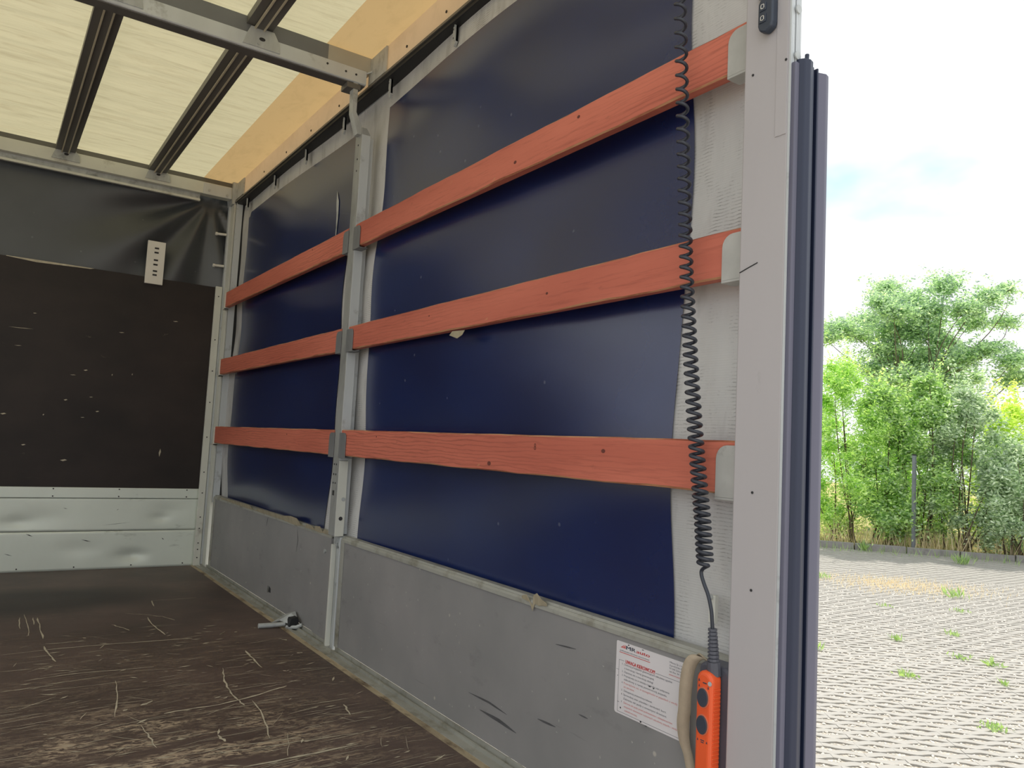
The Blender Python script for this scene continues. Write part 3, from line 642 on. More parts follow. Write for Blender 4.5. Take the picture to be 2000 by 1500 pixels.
box('beam_body', 'alu_light', b0, XL, -.028, 4.80, 4.87, 2.334, 2.408, bevel=.002)
box('gap_shade_strip', 'dark_slat', b0, XL, -.004, 4.815, 4.87, 2.410, 2.440)  # dark strip stands for the shaded gap below the tarp
box('end_plate', 'alu', b0, -.205, -.034, 4.797, 4.80, 2.332, 2.404, bevel=.001)
box('valance_shade_plate', 'galv', b0, -.012, -.004, 4.60, 4.80, 2.325, 2.43, bevel=.001)  # added grey plate carries the valance's shade at the headboard corner
rivets('end_screw', 'galv', b0, [(-.17, 4.797, 2.36), (-.06, 4.797, 2.35)], 'y-', .008, .004)
box('lower_rail', 'galv', b0, XL, -.215, 4.836, 4.87, 2.300, 2.333)
box('lower_lip', 'alu_light', b0, XL, -.215, 4.818, 4.840, 2.286, 2.300, bevel=.001)
def bracket(par, x, y, zb, zt):
    m = MB().prism([(x - .072, zb), (x + .072, zb), (x + .066, zb + .040), (x + .045, zt), (x - .045, zt), (x - .060, zb + .040)], 'y', y - .004, y)
    o = m.build('slat_bracket', 'galv', par, bevel=.001)
    disc(MB(), (x, y - .004, zb + .034), 'y-', .012, .0015, 12, .007).build('bracket_hole', 'dark_mark', o)
    disc(MB(), (x - .012, y - .004, zb + .014), 'y-', .006, .004, 6).build('bracket_screw', 'galv', o)
for x in SL: bracket(b1, x + .012, 2.68, 2.324, 2.400)
for x in SL: bracket(b0, x + .006, 4.797, 2.352, 2.415)
slab = {-1.945: 'far side', -1.455: 'camera-side', -.970: 'second', -.478: 'outer'}
def slat(x, y0, y1, label):
    t = thing('roof_slat', label, 'slat', (x, (y0 + y1) / 2, 2.392), 'dark profiles under the roof tarpaulin')
    MB().prism([(x - .05, 2.404), (x - .018, 2.404), (x - .014, 2.396), (x + .014, 2.396), (x + .018, 2.404), (x + .05, 2.404), (x + .05, 2.436), (x - .05, 2.436)], 'y', y0, y1).build('profile', 'dark_slat', t)
    for s in (-.018, .016): box('ridge', 'slat_line', t, x + s - .0025, x + s + .0035, y0, y1, 2.391, 2.400)
for i, x in enumerate(SL):
    w = ['nearest the left wall', 'second from the left wall', 'second from the red-planked wall', 'next to the tan roof hem'][i]
    slat(x, 2.744, 4.80, 'dark roof slat between the beams, ' + w)
    slat(x, .645, 2.68, 'dark roof slat behind the middle beam, ' + w)

# ================================================================== lift remote control with coiled cord
rc = thing('lift_remote', 'orange and grey tail lift remote on a coiled cord', 'remote control', (-.05, .71, .22))
def shell(x0, x1, y0, y1, z0, z1, r): return MB().prism(round_rect(y0, y1, z0, z1, (r * .8, r * .8, r, r), 6), 'x', x0, x1)
shell(-.052, -.006, .6765, .751, .205, .446, .016).build('back_housing', 'grey_plastic', rc, bevel=.006, seg=3)
fm = shell(-.082, -.052, .6925, .731, .208, .438, .017).build('front_cover', 'orange', rc, bevel=.008, seg=4)
rib = MB()
for k in range(26): rib.box(-.076, -.058, .691, .694, .225 + k * .0072, .2285 + k * .0072)
rib.build('grip_ribs', 'orange', fm, bevel=.0008)
for z in (.3905, .3415):
    o = disc(MB(), (-.082, .7115, z), 'x-', .0145, .0015, 24, .019).build('button_rim', 'button_ring', fm)
    disc(MB(), (-.0832, .7115, z), 'x-', .0125, .003, 24, .0168).build('button', 'button', fm, bevel=.001)
disc(MB(), (-.0815, .697, .4185), 'x-', .0042, .0015, 12).build('screw', 'galv', fm)
for (y, z, w, h) in ((.7225, .4205, .004, .005), (.722, .4105, .003, .005), (.709, .417, .009, .002), (.7005, .4105, .003, .005), (.722, .313, .003, .004), (.711, .3135, .009, .0015), (.711, .310, .007, .0015), (.7005, .3125, .003, .004)):
    MB().prism([(y - w / 2, z - h / 2), (y + w / 2, z - h / 2), (y, z + h / 2)] if h > .003 else [(y - w / 2, z - h / 2), (y + w / 2, z - h / 2), (y + w / 2, z + h / 2), (y - w / 2, z + h / 2)], 'x', -.0826, -.082).build('printed_mark', 'ink', fm)
# strain relief
st = MB(); P = []; Rr = []
for k in range(9):
    z = .515 - k * .0068
    P += [(-.065, .709 - k * .0005, z), (-.065, .709 - k * .0005, z - .0042), (-.065, .709 - k * .0005, z - .0045), (-.065, .709 - k * .0005, z - .0066)]
    r = .0085 + k * .0003; Rr += [r, r, r * .72, r * .72]
st.tube(P, Rr, 12); st.build('strain_relief', 'grey_plastic', rc)
MB().tube([(-.063, .706, .456), (-.060, .706, .430)], [.0125, .0135], 12).build('cord_socket', 'grey_plastic', rc)
# coiled cord
ctr = [(u, v) for u, v in ((1328, -60), (1329, 16), (1331.5, 140), (1334, 256), (1337, 370), (1339, 464), (1341, 540), (1345, 620), (1349, 704), (1356, 818), (1364, 924), (1372, 1012), (1376, 1082), (1378, 1103))]
pit = [29, 28, 27.5, 25, 23, 21, 19.5, 19, 18.5, 18, 16, 13.5, 12, 11]
path = []; ph = 0.; v = -60.
cu = [c[0] for c in ctr]; cv = [c[1] for c in ctr]
while v < 1103:
    p = np.interp(v, cv, pit); u = np.interp(v, cv, cu); c = un(u, v, X=-.066)
    r = np.interp(v, [0, 500, 1100], [.0108, .0112, .0135])
    path.append((c[0] + r * math.cos(ph), c[1] + r * math.sin(ph), c[2])); ph += 2 * PI / 16; v += p / 16
MB().tube(path, .0038, 8).build('coiled_cord', 'cord', rc, smooth=True)
e = path[-1]
tail = [e] + [tuple(un(u, v, X=x)) for u, v, x in ((1372, 1112, -.066), (1370, 1122, -.066), (1375, 1140, -.066), (1383, 1162, -.066), (1389, 1190, -.066), (1391, 1215, -.066), (1392, 1235, -.065))]
def smooth_path(pts, k=5):
    out = []; n = len(pts); A = [np.array(p) for p in pts]
    for i in range(n - 1):
        p0, p1, p2, p3 = A[max(i - 1, 0)], A[i], A[i + 1], A[min(i + 2, n - 1)]
        for j in range(k):
            t = j / k; out.append(.5 * ((2 * p1) + (p2 - p0) * t + (2 * p0 - 5 * p1 + 4 * p2 - p3) * t * t + (3 * p1 - p0 - 3 * p2 + p3) * t ** 3))
    return out + [A[-1]]
MB().tube(smooth_path(tail), .0036, 8).build('cord_tail', 'cord', rc, smooth=True)

# ================================================================== webbing strap round the remote
strap_pts = smooth_path([tuple(un(u, v, X=x)) for u, v, x in ((1388, 1296, -.020), (1372, 1284, -.026), (1356, 1286, -.034), (1345, 1306, -.036), (1339, 1345, -.034), (1337, 1385, -.030), (1334, 1415, -.024), (1337, 1450, -.020), (1345, 1480, -.020), (1352, 1530, -.020))], 6)
n = len(strap_pts)
stp = thing('webbing_strap', 'tan webbing strap looped behind the orange remote', 'strap', tuple(strap_pts[-1]))
sv = MB(); wd = []
for i, p in enumerate(strap_pts):
    q = i / (n - 1); tw = (0.35 if q < .12 else 0); w = .0125 * (1 - .35 * max(0, (q - .7) / .3))
    dr = Vector((-.35, .92, .15)) if q > .1 else Vector((-.6, .35, .7)); dr.normalize()
    wd.append((Vector(p) - dr * w, Vector(p) + dr * w))
sv.add([x for ab in wd for x in ab], [(2 * i, 2 * i + 1, 2 * i + 3, 2 * i + 2) for i in range(n - 1)])
sv.build('webbing', 'strap', stp, solid=.0016, smooth=True)
for a in (0, 1): MB().tube([tuple(Vector(wd[i][a])) for i in range(n)], .0009, 5).build('selvedge', 'tape_torn', stp)

# ================================================================== instruction sticker
Y0S, Z0S = 1.040, .4125
stk = thing('instruction_sticker', 'white printed driver instruction sticker on the grey drop side', 'sticker', (-.0005, .93, .2555))
MB().prism(round_rect(Y0S - .224, Y0S, Z0S - .157, Z0S, (.004, .006, .003, .003)), 'x', -.0012, -.0001).build('sheet', 'sticker', stk)
def S(s, t): return Y0S - s / 1000, Z0S - t / 1000
def text(body, s, t, h, w, mat, x=-.0014, par=None):
    cu_ = bpy.data.curves.new('text', 'FONT'); cu_.body = body; cu_.size = 1; cu_.fill_mode = 'FRONT'; cu_.resolution_u = 3
    ob = bpy.data.objects.new('text', cu_); COL.objects.link(ob)
    dg = bpy.context.evaluated_depsgraph_get(); me = bpy.data.meshes.new_from_object(ob.evaluated_get(dg))
    bpy.data.objects.remove(ob); bpy.data.curves.remove(cu_)
    xs = [v.co.x for v in me.vertices]; x0, x1 = min(xs), max(xs); y, z = S(s, t); k = h / 1000 / .72; o0 = ORG[par or stk]
    for v in me.vertices:
        a = (v.co.x - x0) / (x1 - x0) * w / 1000; b = v.co.y * k
        v.co = (x - o0.x, y - a - o0.y, z + b - o0.z)
    me.materials.clear(); me.materials.append(MA[mat]); me.name = 'printed_text'
    o = bpy.data.objects.new('printed_text', me); COL.objects.link(o); o.parent = par or stk; return o
def bar(s0, t0, s1, t1, mat, name='printed_line'):
    (y0, z0), (y1, z1) = S(s0, t0), S(s1, t1); MB().box(-.0014, -.0012, y1, y0, z1, z0).build(name, mat, stk)
tri = MB()
for a, b in ((13, 20), (20, 26), (26, 30)):
    (ya, za), (yb, zb) = S(a, 13), S(b, 13); tp = S(min(a + 13, 29), 5); tri.prism([(ya, za), (yb, zb), tp], 'x', -.0014, -.0012)
tri.build('logo_triangle', 'ink_pink', stk)
for k_ in (0, .5, 1.0): text('MR', 31 + k_, 13.5, 8, 30, 'ink_navy', -.0014 - k_ * .0001); text('auto', 64 + k_, 13.5, 7.5, 41, 'ink_red', -.0014 - k_ * .0001)
text('profesjonalne zabudowy samochodowe', 12, 20.5, 3.4, 92, 'ink'); bar(10, 22.8, 107, 24, 'ink_red')
for k_ in (0, .45, .9): text('UWAGA KIEROWCO!!!', 31 + k_, 44, 8, 91, 'ink_red', -.0014 - k_ * .0001)
for i, (b, w) in enumerate((('MRauto Sp. z o.o.', 40), ('Zaprężyńska 8a', 37), ('97-540 Zdrowice', 41), ('tel./fax 34 317', 40))): text(b, 164, 9.5 + i * 6.2, 3.6, w, 'ink_navy' if i == 0 else 'ink')
text('www.mrauto.pl', 163, 34.5, 3.8, 38, 'ink_red')
bar(10, 40, 27, 40.6, 'ink'); bar(124, 40.8, 205, 41.4, 'ink'); bar(10, 40, 10.6, 152.5, 'ink'); bar(10, 152, 205, 152.6, 'ink'); bar(2, 62, 10, 62.5, 'ink')
ROWS = [('1.', 'Dokonuj przeglądów gwarancyjnych zabudowy zgodnie', 28, 173, 49, 'ink'), ('', 'z instrukcją i kartą gwarancyjną.', 28, 121, 57, 'ink'),
        ('2.', 'Zapoznaj się z instrukcją obsługi', 28, 118, 65, 'ink'), ('3.', 'Przynajmniej raz w miesiącu kontroluj stan połączenia', 28, 166, 73, 'ink'),
        ('', 'zabudowy z ramą pomocniczą pojazdu.', 28, 160, 81, 'ink'), ('4.', 'Przeciążanie osi, w szczególności w pojazdach z windą', 28, 189, 89, 'ink_pink'), ('', 'jest zabronione.', 28, 62, 97, 'ink_pink'),
        ('5.', 'Zabezpieczaj przewożony ładunek.', 28, 118, 105.5, 'ink'), ('6.', 'Sprawdzaj stan plandeki i zamknięć burt.', 28, 159, 114, 'ink'), ('', 'Zabrania się jazdy z otwartymi drzwiami.', 28, 161, 122.5, 'ink'),
        ('7.', 'Zabrania się jazdy przed podniesieniem i zabezpieczeniem', 29, 177, 131, 'ink_pink'), ('', 'wszystkich elementów ruchomych zabudowy pojazdu i windy', 31, 191, 139, 'ink_pink'), ('', 'załadowczej.', 33, 74, 147, 'ink_pink')]
for num, b, s0, s1, t, mt in ROWS:
    if num: text(num, 21, t, 3.8, 4, 'ink')
    text(b, s0, t, 4.2, s1 - s0, mt)
for s, t, w, h in ((39, 3, 6, 4), (84, 2.5, 10, 2.5), (7, 76, 3, 2.5), (85, 154, 7, 7), (101, 157.5, 10, 3), (12, 132, 7, 1), (20, 143, 6, 5), (108, 73, 9, 4), (120, 74, 5, 4)):
    y, z = S(s, t); pol = [(y - w / 2000 * random.uniform(.6, 1) * math.cos(a), z + h / 2000 * random.uniform(.5, 1) * math.sin(a)) for a in [2 * PI * i / 7 for i in range(7)]]
    MB().prism(pol, 'x', -.00155, -.0012).build('worn_spot', 'dark_mark', stk)

m8 = un(1045, 872, X=-.0346); text('8', (Y0S - m8[1] - .005) * 1000, (Z0S - m8[2] + .009) * 1000, 18, 9, 'knot', -.0346, pl_r[2].parent)
# ================================================================== switch box on the rear post
sw = thing('push_button_switch', 'small dark two-button switch on the grey rear post', 'switch', (-.06, .616, 1.648))
MB().prism([(.602, 1.648), (.616, 1.641), (.630, 1.648), (.633, 1.658), (.633, 1.702), (.626, 1.712), (.606, 1.712), (.599, 1.704), (.599, 1.658)], 'x', -.078, -.060).build('case', 'switch', sw, bevel=.004, seg=3)
for z in (1.692, 1.669):
    b_ = box('button', 'switch', sw, -.0800, -.0775, .613, .628, z - .008, z + .008, bevel=.001)
    fr = MB()
    for a, b, c, d in ((.6165, .6245, z + .004, z + .005), (.6165, .6245, z - .004, z - .003), (.6165, .6177, z - .004, z + .005), (.6233, .6245, z - .004, z + .005)): fr.box(-.0804, -.0799, a, b, c, d)
    fr.build('symbol', 'white_plastic', b_)

# ================================================================== lever lying on the floor edge
lv = thing('board_latch_lever', 'grey folded metal latch lever lying on the floor edge', 'lever', (-.08, 3.11, .002))
MB().tube([(-.172, 3.113, .013), (-.12, 3.108, .013), (-.060, 3.100, .015)], [.0105, .0105, .009], 10).build('handle', 'galv', lv)
MB().add([(-.085, 3.20, .004), (-.012, 3.235, .028), (-.010, 3.12, .062), (-.036, 3.10, .060), (-.075, 3.13, .026), (-.012, 3.07, .030), (-.055, 3.07, .022)],
         [(0, 1, 2, 4), (4, 2, 3), (3, 2, 5, 6), (4, 3, 6)]).build('folded_plate', 'galv', lv, solid=.003)
MB().prism([(-.060, .012), (-.030, .006), (-.014, .028), (-.020, .050), (-.050, .046)], 'y', 3.055, 3.095).build('pivot_block', 'black', lv, bevel=.002)
MB().tube([(-.062, 3.075, .008), (-.03, 3.045, .010), (-.008, 3.03, .022)], .008, 8).build('pivot_foot', 'galv', lv)

# ================================================================== outdoors: ground, pavers, kerb
ZG = -.92
DP = np.array([.78, -.626]); DP /= np.linalg.norm(DP); NP_ = np.array([-DP[1], DP[0]])   # along the paver rows / away from the truck
gr = struct(MB().box(-45, 45, -40, 40, ZG - .2, ZG - .0095).build('ground', 'gravel', loc=(6, 4, ZG)), 'paved yard of wavy concrete grid blocks filled with gravel')
PL, PP, PA, PH = .22, .094, .0165, .0295
def block_mesh(s):
    n = 6; vs_ = []; fs = []
    for i in range(n + 1):
        x = -.1094 + .2188 * i / n; c = s * PA * math.cos(2 * PI * x / PL)
        vs_ += [(x, c - PH, 0), (x, c + PH, 0), (x, c - PH - .002, -.05), (x, c + PH + .002, -.05)]
    for i in range(n):
        a, b = 4 * i, 4 * i + 4
        fs += [(a, b, b + 1, a + 1), (a, a + 2, b + 2, b), (a + 1, b + 1, b + 3, a + 3)]
    fs += [(0, 1, 3, 2), (4 * n, 4 * n + 2, 4 * n + 3, 4 * n + 1)]
    return vs_, fs
bmv = [block_mesh(1), block_mesh(-1)]; bme = []
for vs_, fs in bmv:
    me = bpy.data.meshes.new('paving_block'); me.from_pydata(vs_, [], fs); me.materials.append(MA['concrete'])
    b_ = bmesh.new(); b_.from_mesh(me); bmesh.ops.recalc_face_normals(b_, faces=b_.faces); b_.to_mesh(me); b_.free(); bme.append(me)
ang = math.atan2(DP[1], DP[0]); C2 = CAM[:2]; cells = []; peb = []
for k in range(int(3.2 / PP), int(17.6 / PP)):
    t = k * PP
    for i in range(int((.10 * t - .8) / PL), int((.85 * t + .8) / PL)):
        s = i * PL; p = C2 + NP_ * t + DP * s
        # stay in front of the kerb line
        if (p[0] - 14.75) * .745 + (p[1] - 8.45) * .667 > -.06: continue
        if p[0] < .2: continue
        u, v_ = pj((p[0], p[1], ZG)); vis = 1585 < u < 2010 and v_ < 1512
        cells.append((0 if vis else 1, t, p[0], p[1], k % 2))
        off = PL / 2 if k % 2 == 0 else 0
        if t < 13 and (vis or t < 7): peb.append((p + DP * (off) + NP_ * PP / 2, t))
cells.sort()
rest = MB()
rv, rfc = [], []
for j, (vis, t, x, y, par) in enumerate(cells):
    dz = random.uniform(-.003, .002)
    if j < 300:
        o = bpy.data.objects.new('paving_block', bme[par]); COL.objects.link(o); o.parent = gr
        o.location = (x - 6, y - 4, dz); o.rotation_euler = (random.gauss(0, .008), random.gauss(0, .005), ang)
    else:
        vs_, fs = bmv[par]; k0 = len(rv); ca, sa = math.cos(ang), math.sin(ang)
        rv += [(x + ca * a - sa * b, y + sa * a + ca * b, ZG + c + dz) for a, b, c in vs_]; rfc += [tuple(q + k0 for q in f) for f in fs]
rest.v, rest.f = rv, rfc
props(rest.build('paving_blocks_beyond', 'concrete', gr), kind='stuff')
pv = MB(); OCT = [(1, 0, 0), (0, 1, 0), (-1, 0, 0), (0, -1, 0), (0, 0, 1), (0, 0, -.6)]; OF = [(0, 1, 4), (1, 2, 4), (2, 3, 4), (3, 0, 4), (1, 0, 5), (2, 1, 5), (3, 2, 5), (0, 3, 5)]
vv, ff = [], []
for c, t in peb:
    for _ in range(9 if t < 8 else 5):
        a, b = random.uniform(-1, 1), random.uniform(-1, 1)
        if abs(a) + abs(b) > 1.05: continue
        q = c + DP * a * .072 + NP_ * b * .036; r = random.uniform(.007, .014); th = random.uniform(0, PI); k0 = len(vv); ca, sa = math.cos(th), math.sin(th)
        sx, sy, sz = r * random.uniform(.8, 1.5), r * random.uniform(.7, 1.1), r * random.uniform(.5, .9)
        z0 = ZG - .0095 + r * .3
        vv += [(q[0] + ca * x * sx - sa * y * sy, q[1] + sa * x * sx + ca * y * sy, z0 + z * sz) for x, y, z in OCT]; ff += [tuple(i + k0 for i in f) for f in OF]
pv.v, pv.f = vv, ff
props(pv.build('gravel_filling', 'pebble', gr), kind='stuff')

KD = np.array([.667, -.745]); KN = np.array([.745, .667]); K0 = np.array([14.75, 8.45])
random.seed(21)
kb = struct(MB().add([(0, 0, 0)], []).build('kerb_line', 'kerb', loc=(K0[0], K0[1], ZG)), 'low grey concrete kerb in front of the hedge') if False else None
kerb = thing('kerb', 'low grey concrete kerb in front of the hedge', 'kerb', (K0[0], K0[1], ZG))
for i in range(-9, 8):
    a = K0 + KD * (i * 1.0 + .01); b = K0 + KD * (i * 1.0 + .985); h = .13 + random.uniform(-.015, .015)
    q = [a, b, b + KN * .09, a + KN * .09]
    MB().prism([tuple(p) for p in q], 'z', ZG - .03, ZG + h).build('kerbstone', 'kerb', kerb, bevel=.008)
mq = [K0 + KD * -30 + KN * .09, K0 + KD * 26 + KN * .09, K0 + KD * 26 + KN * 60, K0 + KD * -30 + KN * 60]
struct(MB().prism([tuple(p) for p in mq], 'z', ZG - .02, ZG + .07).build('meadow', 'meadow', loc=(K0[0], K0[1], ZG)), 'dry grassy ground behind the hedge')

# fence post standing behind the kerb
def on_ground(u, off, z=ZG + .07):
    """point at pixel column u, `off` metres behind the kerb face"""
    lo, hi = 5., 60.
    r = ray(u, 1075); d = np.array([r[0], r[1]]); d /= np.linalg.norm(d)
    for _ in range(50):
        m = (lo + hi) / 2; p = C2 + d * m
        if (p - K0) @ KN < off: lo = m
        else: hi = m
    p = C2 + d * lo; return np.array([p[0], p[1], z]), lo
fpos, fd = on_ground(1784, .16)
fe = thing('fence_post', 'thin grey steel fence post standing in the hedge', 'post', tuple(fpos))
r = .03; x, y = fpos[:2]
MB().prism([(x - r, y - r), (x + r, y - r), (x + r, y - r + .012), (x - r + .012, y - r + .012), (x - r + .012, y + r), (x - r, y + r)], 'z', ZG, 1.10).build('shaft', 'fence_steel', fe)
box('cap', 'black', fe, x - r * 1.1, x + r * 1.1, y - r * 1.1, y + r * 1.1, 1.10, 1.13, bevel=.004)
for z in (.1, .6, .95): box('clip', 'fence_steel', fe, x - r * 1.3, x + r * 1.1, y - r * 1.3, y - r * .7, z, z + .03)

# ------------------------------------------------------------------ foliage
def leaf_obj(name, mat, parent, C, N_, size, asp, tint, droop=0.):
    """C: centres, rhombic leaves with random axes"""
    n = len(C); o0 = np.array(ORG[parent]); C = C - o0
    ax = rng.normal(size=(n, 3)); ax[:, 2] = ax[:, 2] * .55 + droop; ax /= np.linalg.norm(ax, axis=1)[:, None]
    sd_ = np.cross(ax, rng.normal(size=(n, 3))); sd_ /= np.linalg.norm(sd_, axis=1)[:, None]
    L = (size * rng.uniform(.6, 1.3, n))[:, None]; W = L * asp
    V = np.empty((n, 4, 3)); V[:, 0] = C - ax * L / 2; V[:, 1] = C + sd_ * W / 2 - ax * L * .08; V[:, 2] = C + ax * L / 2; V[:, 3] = C - sd_ * W / 2 - ax * L * .08
    me = bpy.data.meshes.new(name); me.vertices.add(n * 4); me.loops.add(n * 4); me.polygons.add(n)
    me.vertices.foreach_set('co', V.reshape(-1)); me.loops.foreach_set('vertex_index', np.arange(n * 4, dtype=np.int32))
    me.polygons.foreach_set('loop_start', np.arange(0, n * 4, 4, dtype=np.int32)); me.polygons.foreach_set('loop_total', np.full(n, 4, dtype=np.int32))
    at = me.attributes.new('tint', 'FLOAT', 'FACE'); at.data.foreach_set('value', tint.astype(np.float32))
    me.update(); me.validate(); me.materials.append(MA[mat])
    o = bpy.data.objects.new(name, me); COL.objects.link(o); o.parent = parent; ORG[o] = ORG[parent]; return o
def blob_pts(c, r, n, shell=.35):
    d = rng.normal(size=(n, 3)); d /= np.linalg.norm(d, axis=1)[:, None]
    q = np.abs(rng.normal(0, .62, n)) if shell < .6 else rng.uniform(shell, 1, n); return c + d * q[:, None] * np.array(r)
def branch(mb, a, b, r0, r1, bend=.25, seg=6, k=7):
    a, b = np.array(a, float), np.array(b, float); L = np.linalg.norm(b - a); m = (a + b) / 2 + np.array([random.gauss(0, bend), random.gauss(0, bend), random.uniform(0, bend)]) * L * .5
    P = [(1 - t) ** 2 * a + 2 * t * (1 - t) * m + t * t * b for t in [i / k for i in range(k + 1)]]
    mb.tube(P, [r0 + (r1 - r0) * i / k for i in range(k + 1)], seg); return P
def bush(name, label, u, off, vtop, halfw, mat, n, size, asp, droop, nb=26, stems=9, lean=0., group='bushes of the hedge', low=.12):
    base, d = on_ground(u, off); t = thing(name, label, 'bush', tuple(base), group)
    top = un(u, vtop, X=base[0])[2]; H = top - base[2]; W = halfw / F_PX * d
    C = []; m = MB(); tips = []
    for i in range(nb):
        q = (i + .5) / nb; z = base[2] + H * (low + (1 - low) * q ** .9) - .12 * H * .5
        w = W * (1.0 - .75 * max(0, q - .45) / .55) * (.75 + .25 * min(1, q / .25)); a = random.uniform(0, 2 * PI); rr = w * math.sqrt(random.uniform(.05, .8))
        c = np.array([base[0] + rr * math.cos(a) + lean * q, base[1] + rr * math.sin(a), z]); rad = W * random.uniform(.22, .42) * (1 - .4 * q)
        tips.append(c); C.append(blob_pts(c, (rad, rad, rad * random.uniform(.7, 1.15)), int(n / nb)))
    for i in range(nb):                            # single shoots standing out of the crown
        c = tips[i]; k = rng.uniform(0, 1, 60); L_ = W * random.uniform(.35, .8); sl_ = rng.normal(size=2) * .35
        C.append(c + np.stack([sl_[0] * k * L_, sl_[1] * k * L_, k * L_], 1) + rng.normal(size=(60, 3)) * .05)
    C = np.concatenate(C)
    random.shuffle(tips)
    for i in range(stems):
        a = base + np.array([random.gauss(0, W * .18), random.gauss(0, W * .18), -.05]); branch(m, a, tips[i % nb], random.uniform(.014, .026), .006, .18, 5)
    m.build('stems', 'bark', t)
    leaf_obj('foliage', mat, t, C, None, size, asp, rng.uniform(0, 1, len(C)) ** 1.3, droop)
    return t
random.seed(31)
bush('willow_bush', 'tall bright green narrow-leaved bush standing in dry grass behind the kerb', 1640, 1.0, 690, 105, 'leaf_bright', 45000, .085, .26, -.35, 57, 12)
bush('broadleaf_bush', 'leafy green bush between the narrow-leaved bush and the fence post', 1722, .9, 742, 78, 'leaf_mid', 30000, .085, .5, -.1, 40, 10)
bush('broadleaf_bush', 'tall leafy green bush rising directly behind the steel fence post', 1812, 1.1, 722, 72, 'leaf_mid', 33000, .085, .42, -.1, 44, 12)
bush('silvery_bush', 'grey-green silvery bush with many bare stems at its foot', 1890, .8, 752, 84, 'leaf_silver', 33000, .085, .4, -.15, 44, 16, low=.2)
bush('silvery_bush', 'low drooping silvery bush overhanging the kerb', 1985, .35, 850, 70, 'leaf_silver', 21000, .09, .36, -.3, 34, 9, low=.1)
bush('yellow_green_bush', 'yellow-green sunlit bush behind the silvery bushes', 1965, 3.2, 782, 84, 'leaf_yellow', 30000, .09, .5, 0, 37, 8)
bush('yellow_green_bush', 'small pale shrub far behind the fence post', 1765, 3.4, 800, 90, 'leaf_bright', 24000, .09, .5, 0, 37, 8)
bush('willow_bush', 'bright green hedge bush mostly concealed behind the grey rear post', 1520, 1.2, 720, 90, 'leaf_bright', 15000, .10, .3, -.3, 34, 8)
bush('silvery_bush', 'outermost bush of the hedge beyond the drooping silvery one', 2080, 1.2, 800, 90, 'leaf_silver', 15000, .10, .4, -.1, 34, 8)

# tree behind the hedge
tb_, td = on_ground(1772, 7.5); TD = td
tree = thing('tree', 'airy blue-green tree towering over the hedge', 'tree', tuple(tb_))
BL = [(700, 220, 130, 80), (900, 330, 190, 75), (1230, 190, 105, 95), (760, 430, 150, 85), (1080, 430, 160, 95), (500, 520, 120, 80), (250, 600, 150, 70), (120, 670, 90, 50), (760, 620, 190, 100), (1000, 630, 140, 100),
      (1450, 400, 140, 70), (1650, 290, 110, 80), (1810, 215, 65, 40), (1500, 520, 140, 70), (1810, 530, 110, 40), (1230, 720, 120, 80), (1620, 780, 150, 55), (1400, 860, 150, 75), (680, 790, 180, 60), (850, 950, 240, 80),
      (1200, 990, 190, 75), (1500, 1060, 110, 50), (1880, 900, 100, 80), (1900, 1060, 120, 60), (700, 1090, 130, 90), (640, 1240, 130, 100), (950, 1150, 200, 100), (780, 880, 200, 90), (1050, 860, 150, 80), (560, 960, 120, 70), (1250, 1120, 180, 80), (900, 1060, 220, 80), (420, 640, 130, 60), (1100, 560, 110, 70), (620, 330, 90, 60)]
tm = MB(); CT = []
fork = tb_ + np.array([0, 0, 1.9])
branch(tm, tb_ - np.array([0, 0, .1]), fork, .13, .09, .05, 8)
tm.build('trunk', 'bark', tree); tm = MB(); joints = []
for a in range(5):
    j = fork + np.array([random.gauss(0, .8), random.gauss(0, 1.1), random.uniform(1.0, 2.2)]); branch(tm, fork, j, .07, .04, .15, 7); joints.append(j)
for x, y, rx, ry in BL:
    u, v_ = 1590 + x * .2067, 520 + y * .2067; r_ = ray(u, v_); hd = math.hypot(r_[0], r_[1]); c = CAM + r_ * ((TD + random.uniform(-1.3, 1.3)) / hd)
    k = .2067 / F_PX * TD * 1.30; R_ = (rx * k, rx * k, ry * k)
    j = min(joints, key=lambda q: np.linalg.norm(q - c)); branch(tm, j, c, .020, .006, .34, 5)
    for _ in range(3): branch(tm, c - np.array([0, 0, ry * k * .4]), blob_pts(c, R_, 1, .7)[0], .014, .004, .15, 4, 4)
    nn = int(3600 * (rx * ry) / (150 * 80))
    # leaves grouped in sprays, so that sky shows between them
    ns = max(6, nn // 22); sc_ = blob_pts(c, R_, ns, .15); axd = rng.normal(size=(ns, 3)); axd[:, 2] *= .35; axd /= np.linalg.norm(axd, axis=1)[:, None]
    q = rng.integers(0, ns, nn); CT.append(sc_[q] + axd[q] * rng.uniform(-.26, .26, nn)[:, None] + rng.normal(size=(nn, 3)) * .05)
tm.build('branches', 'bark', tree)
CT = np.concatenate(CT); leaf_obj('foliage', 'leaf_tree', tree, CT, None, .105, .36, rng.uniform(0, 1, len(CT)), -.1)

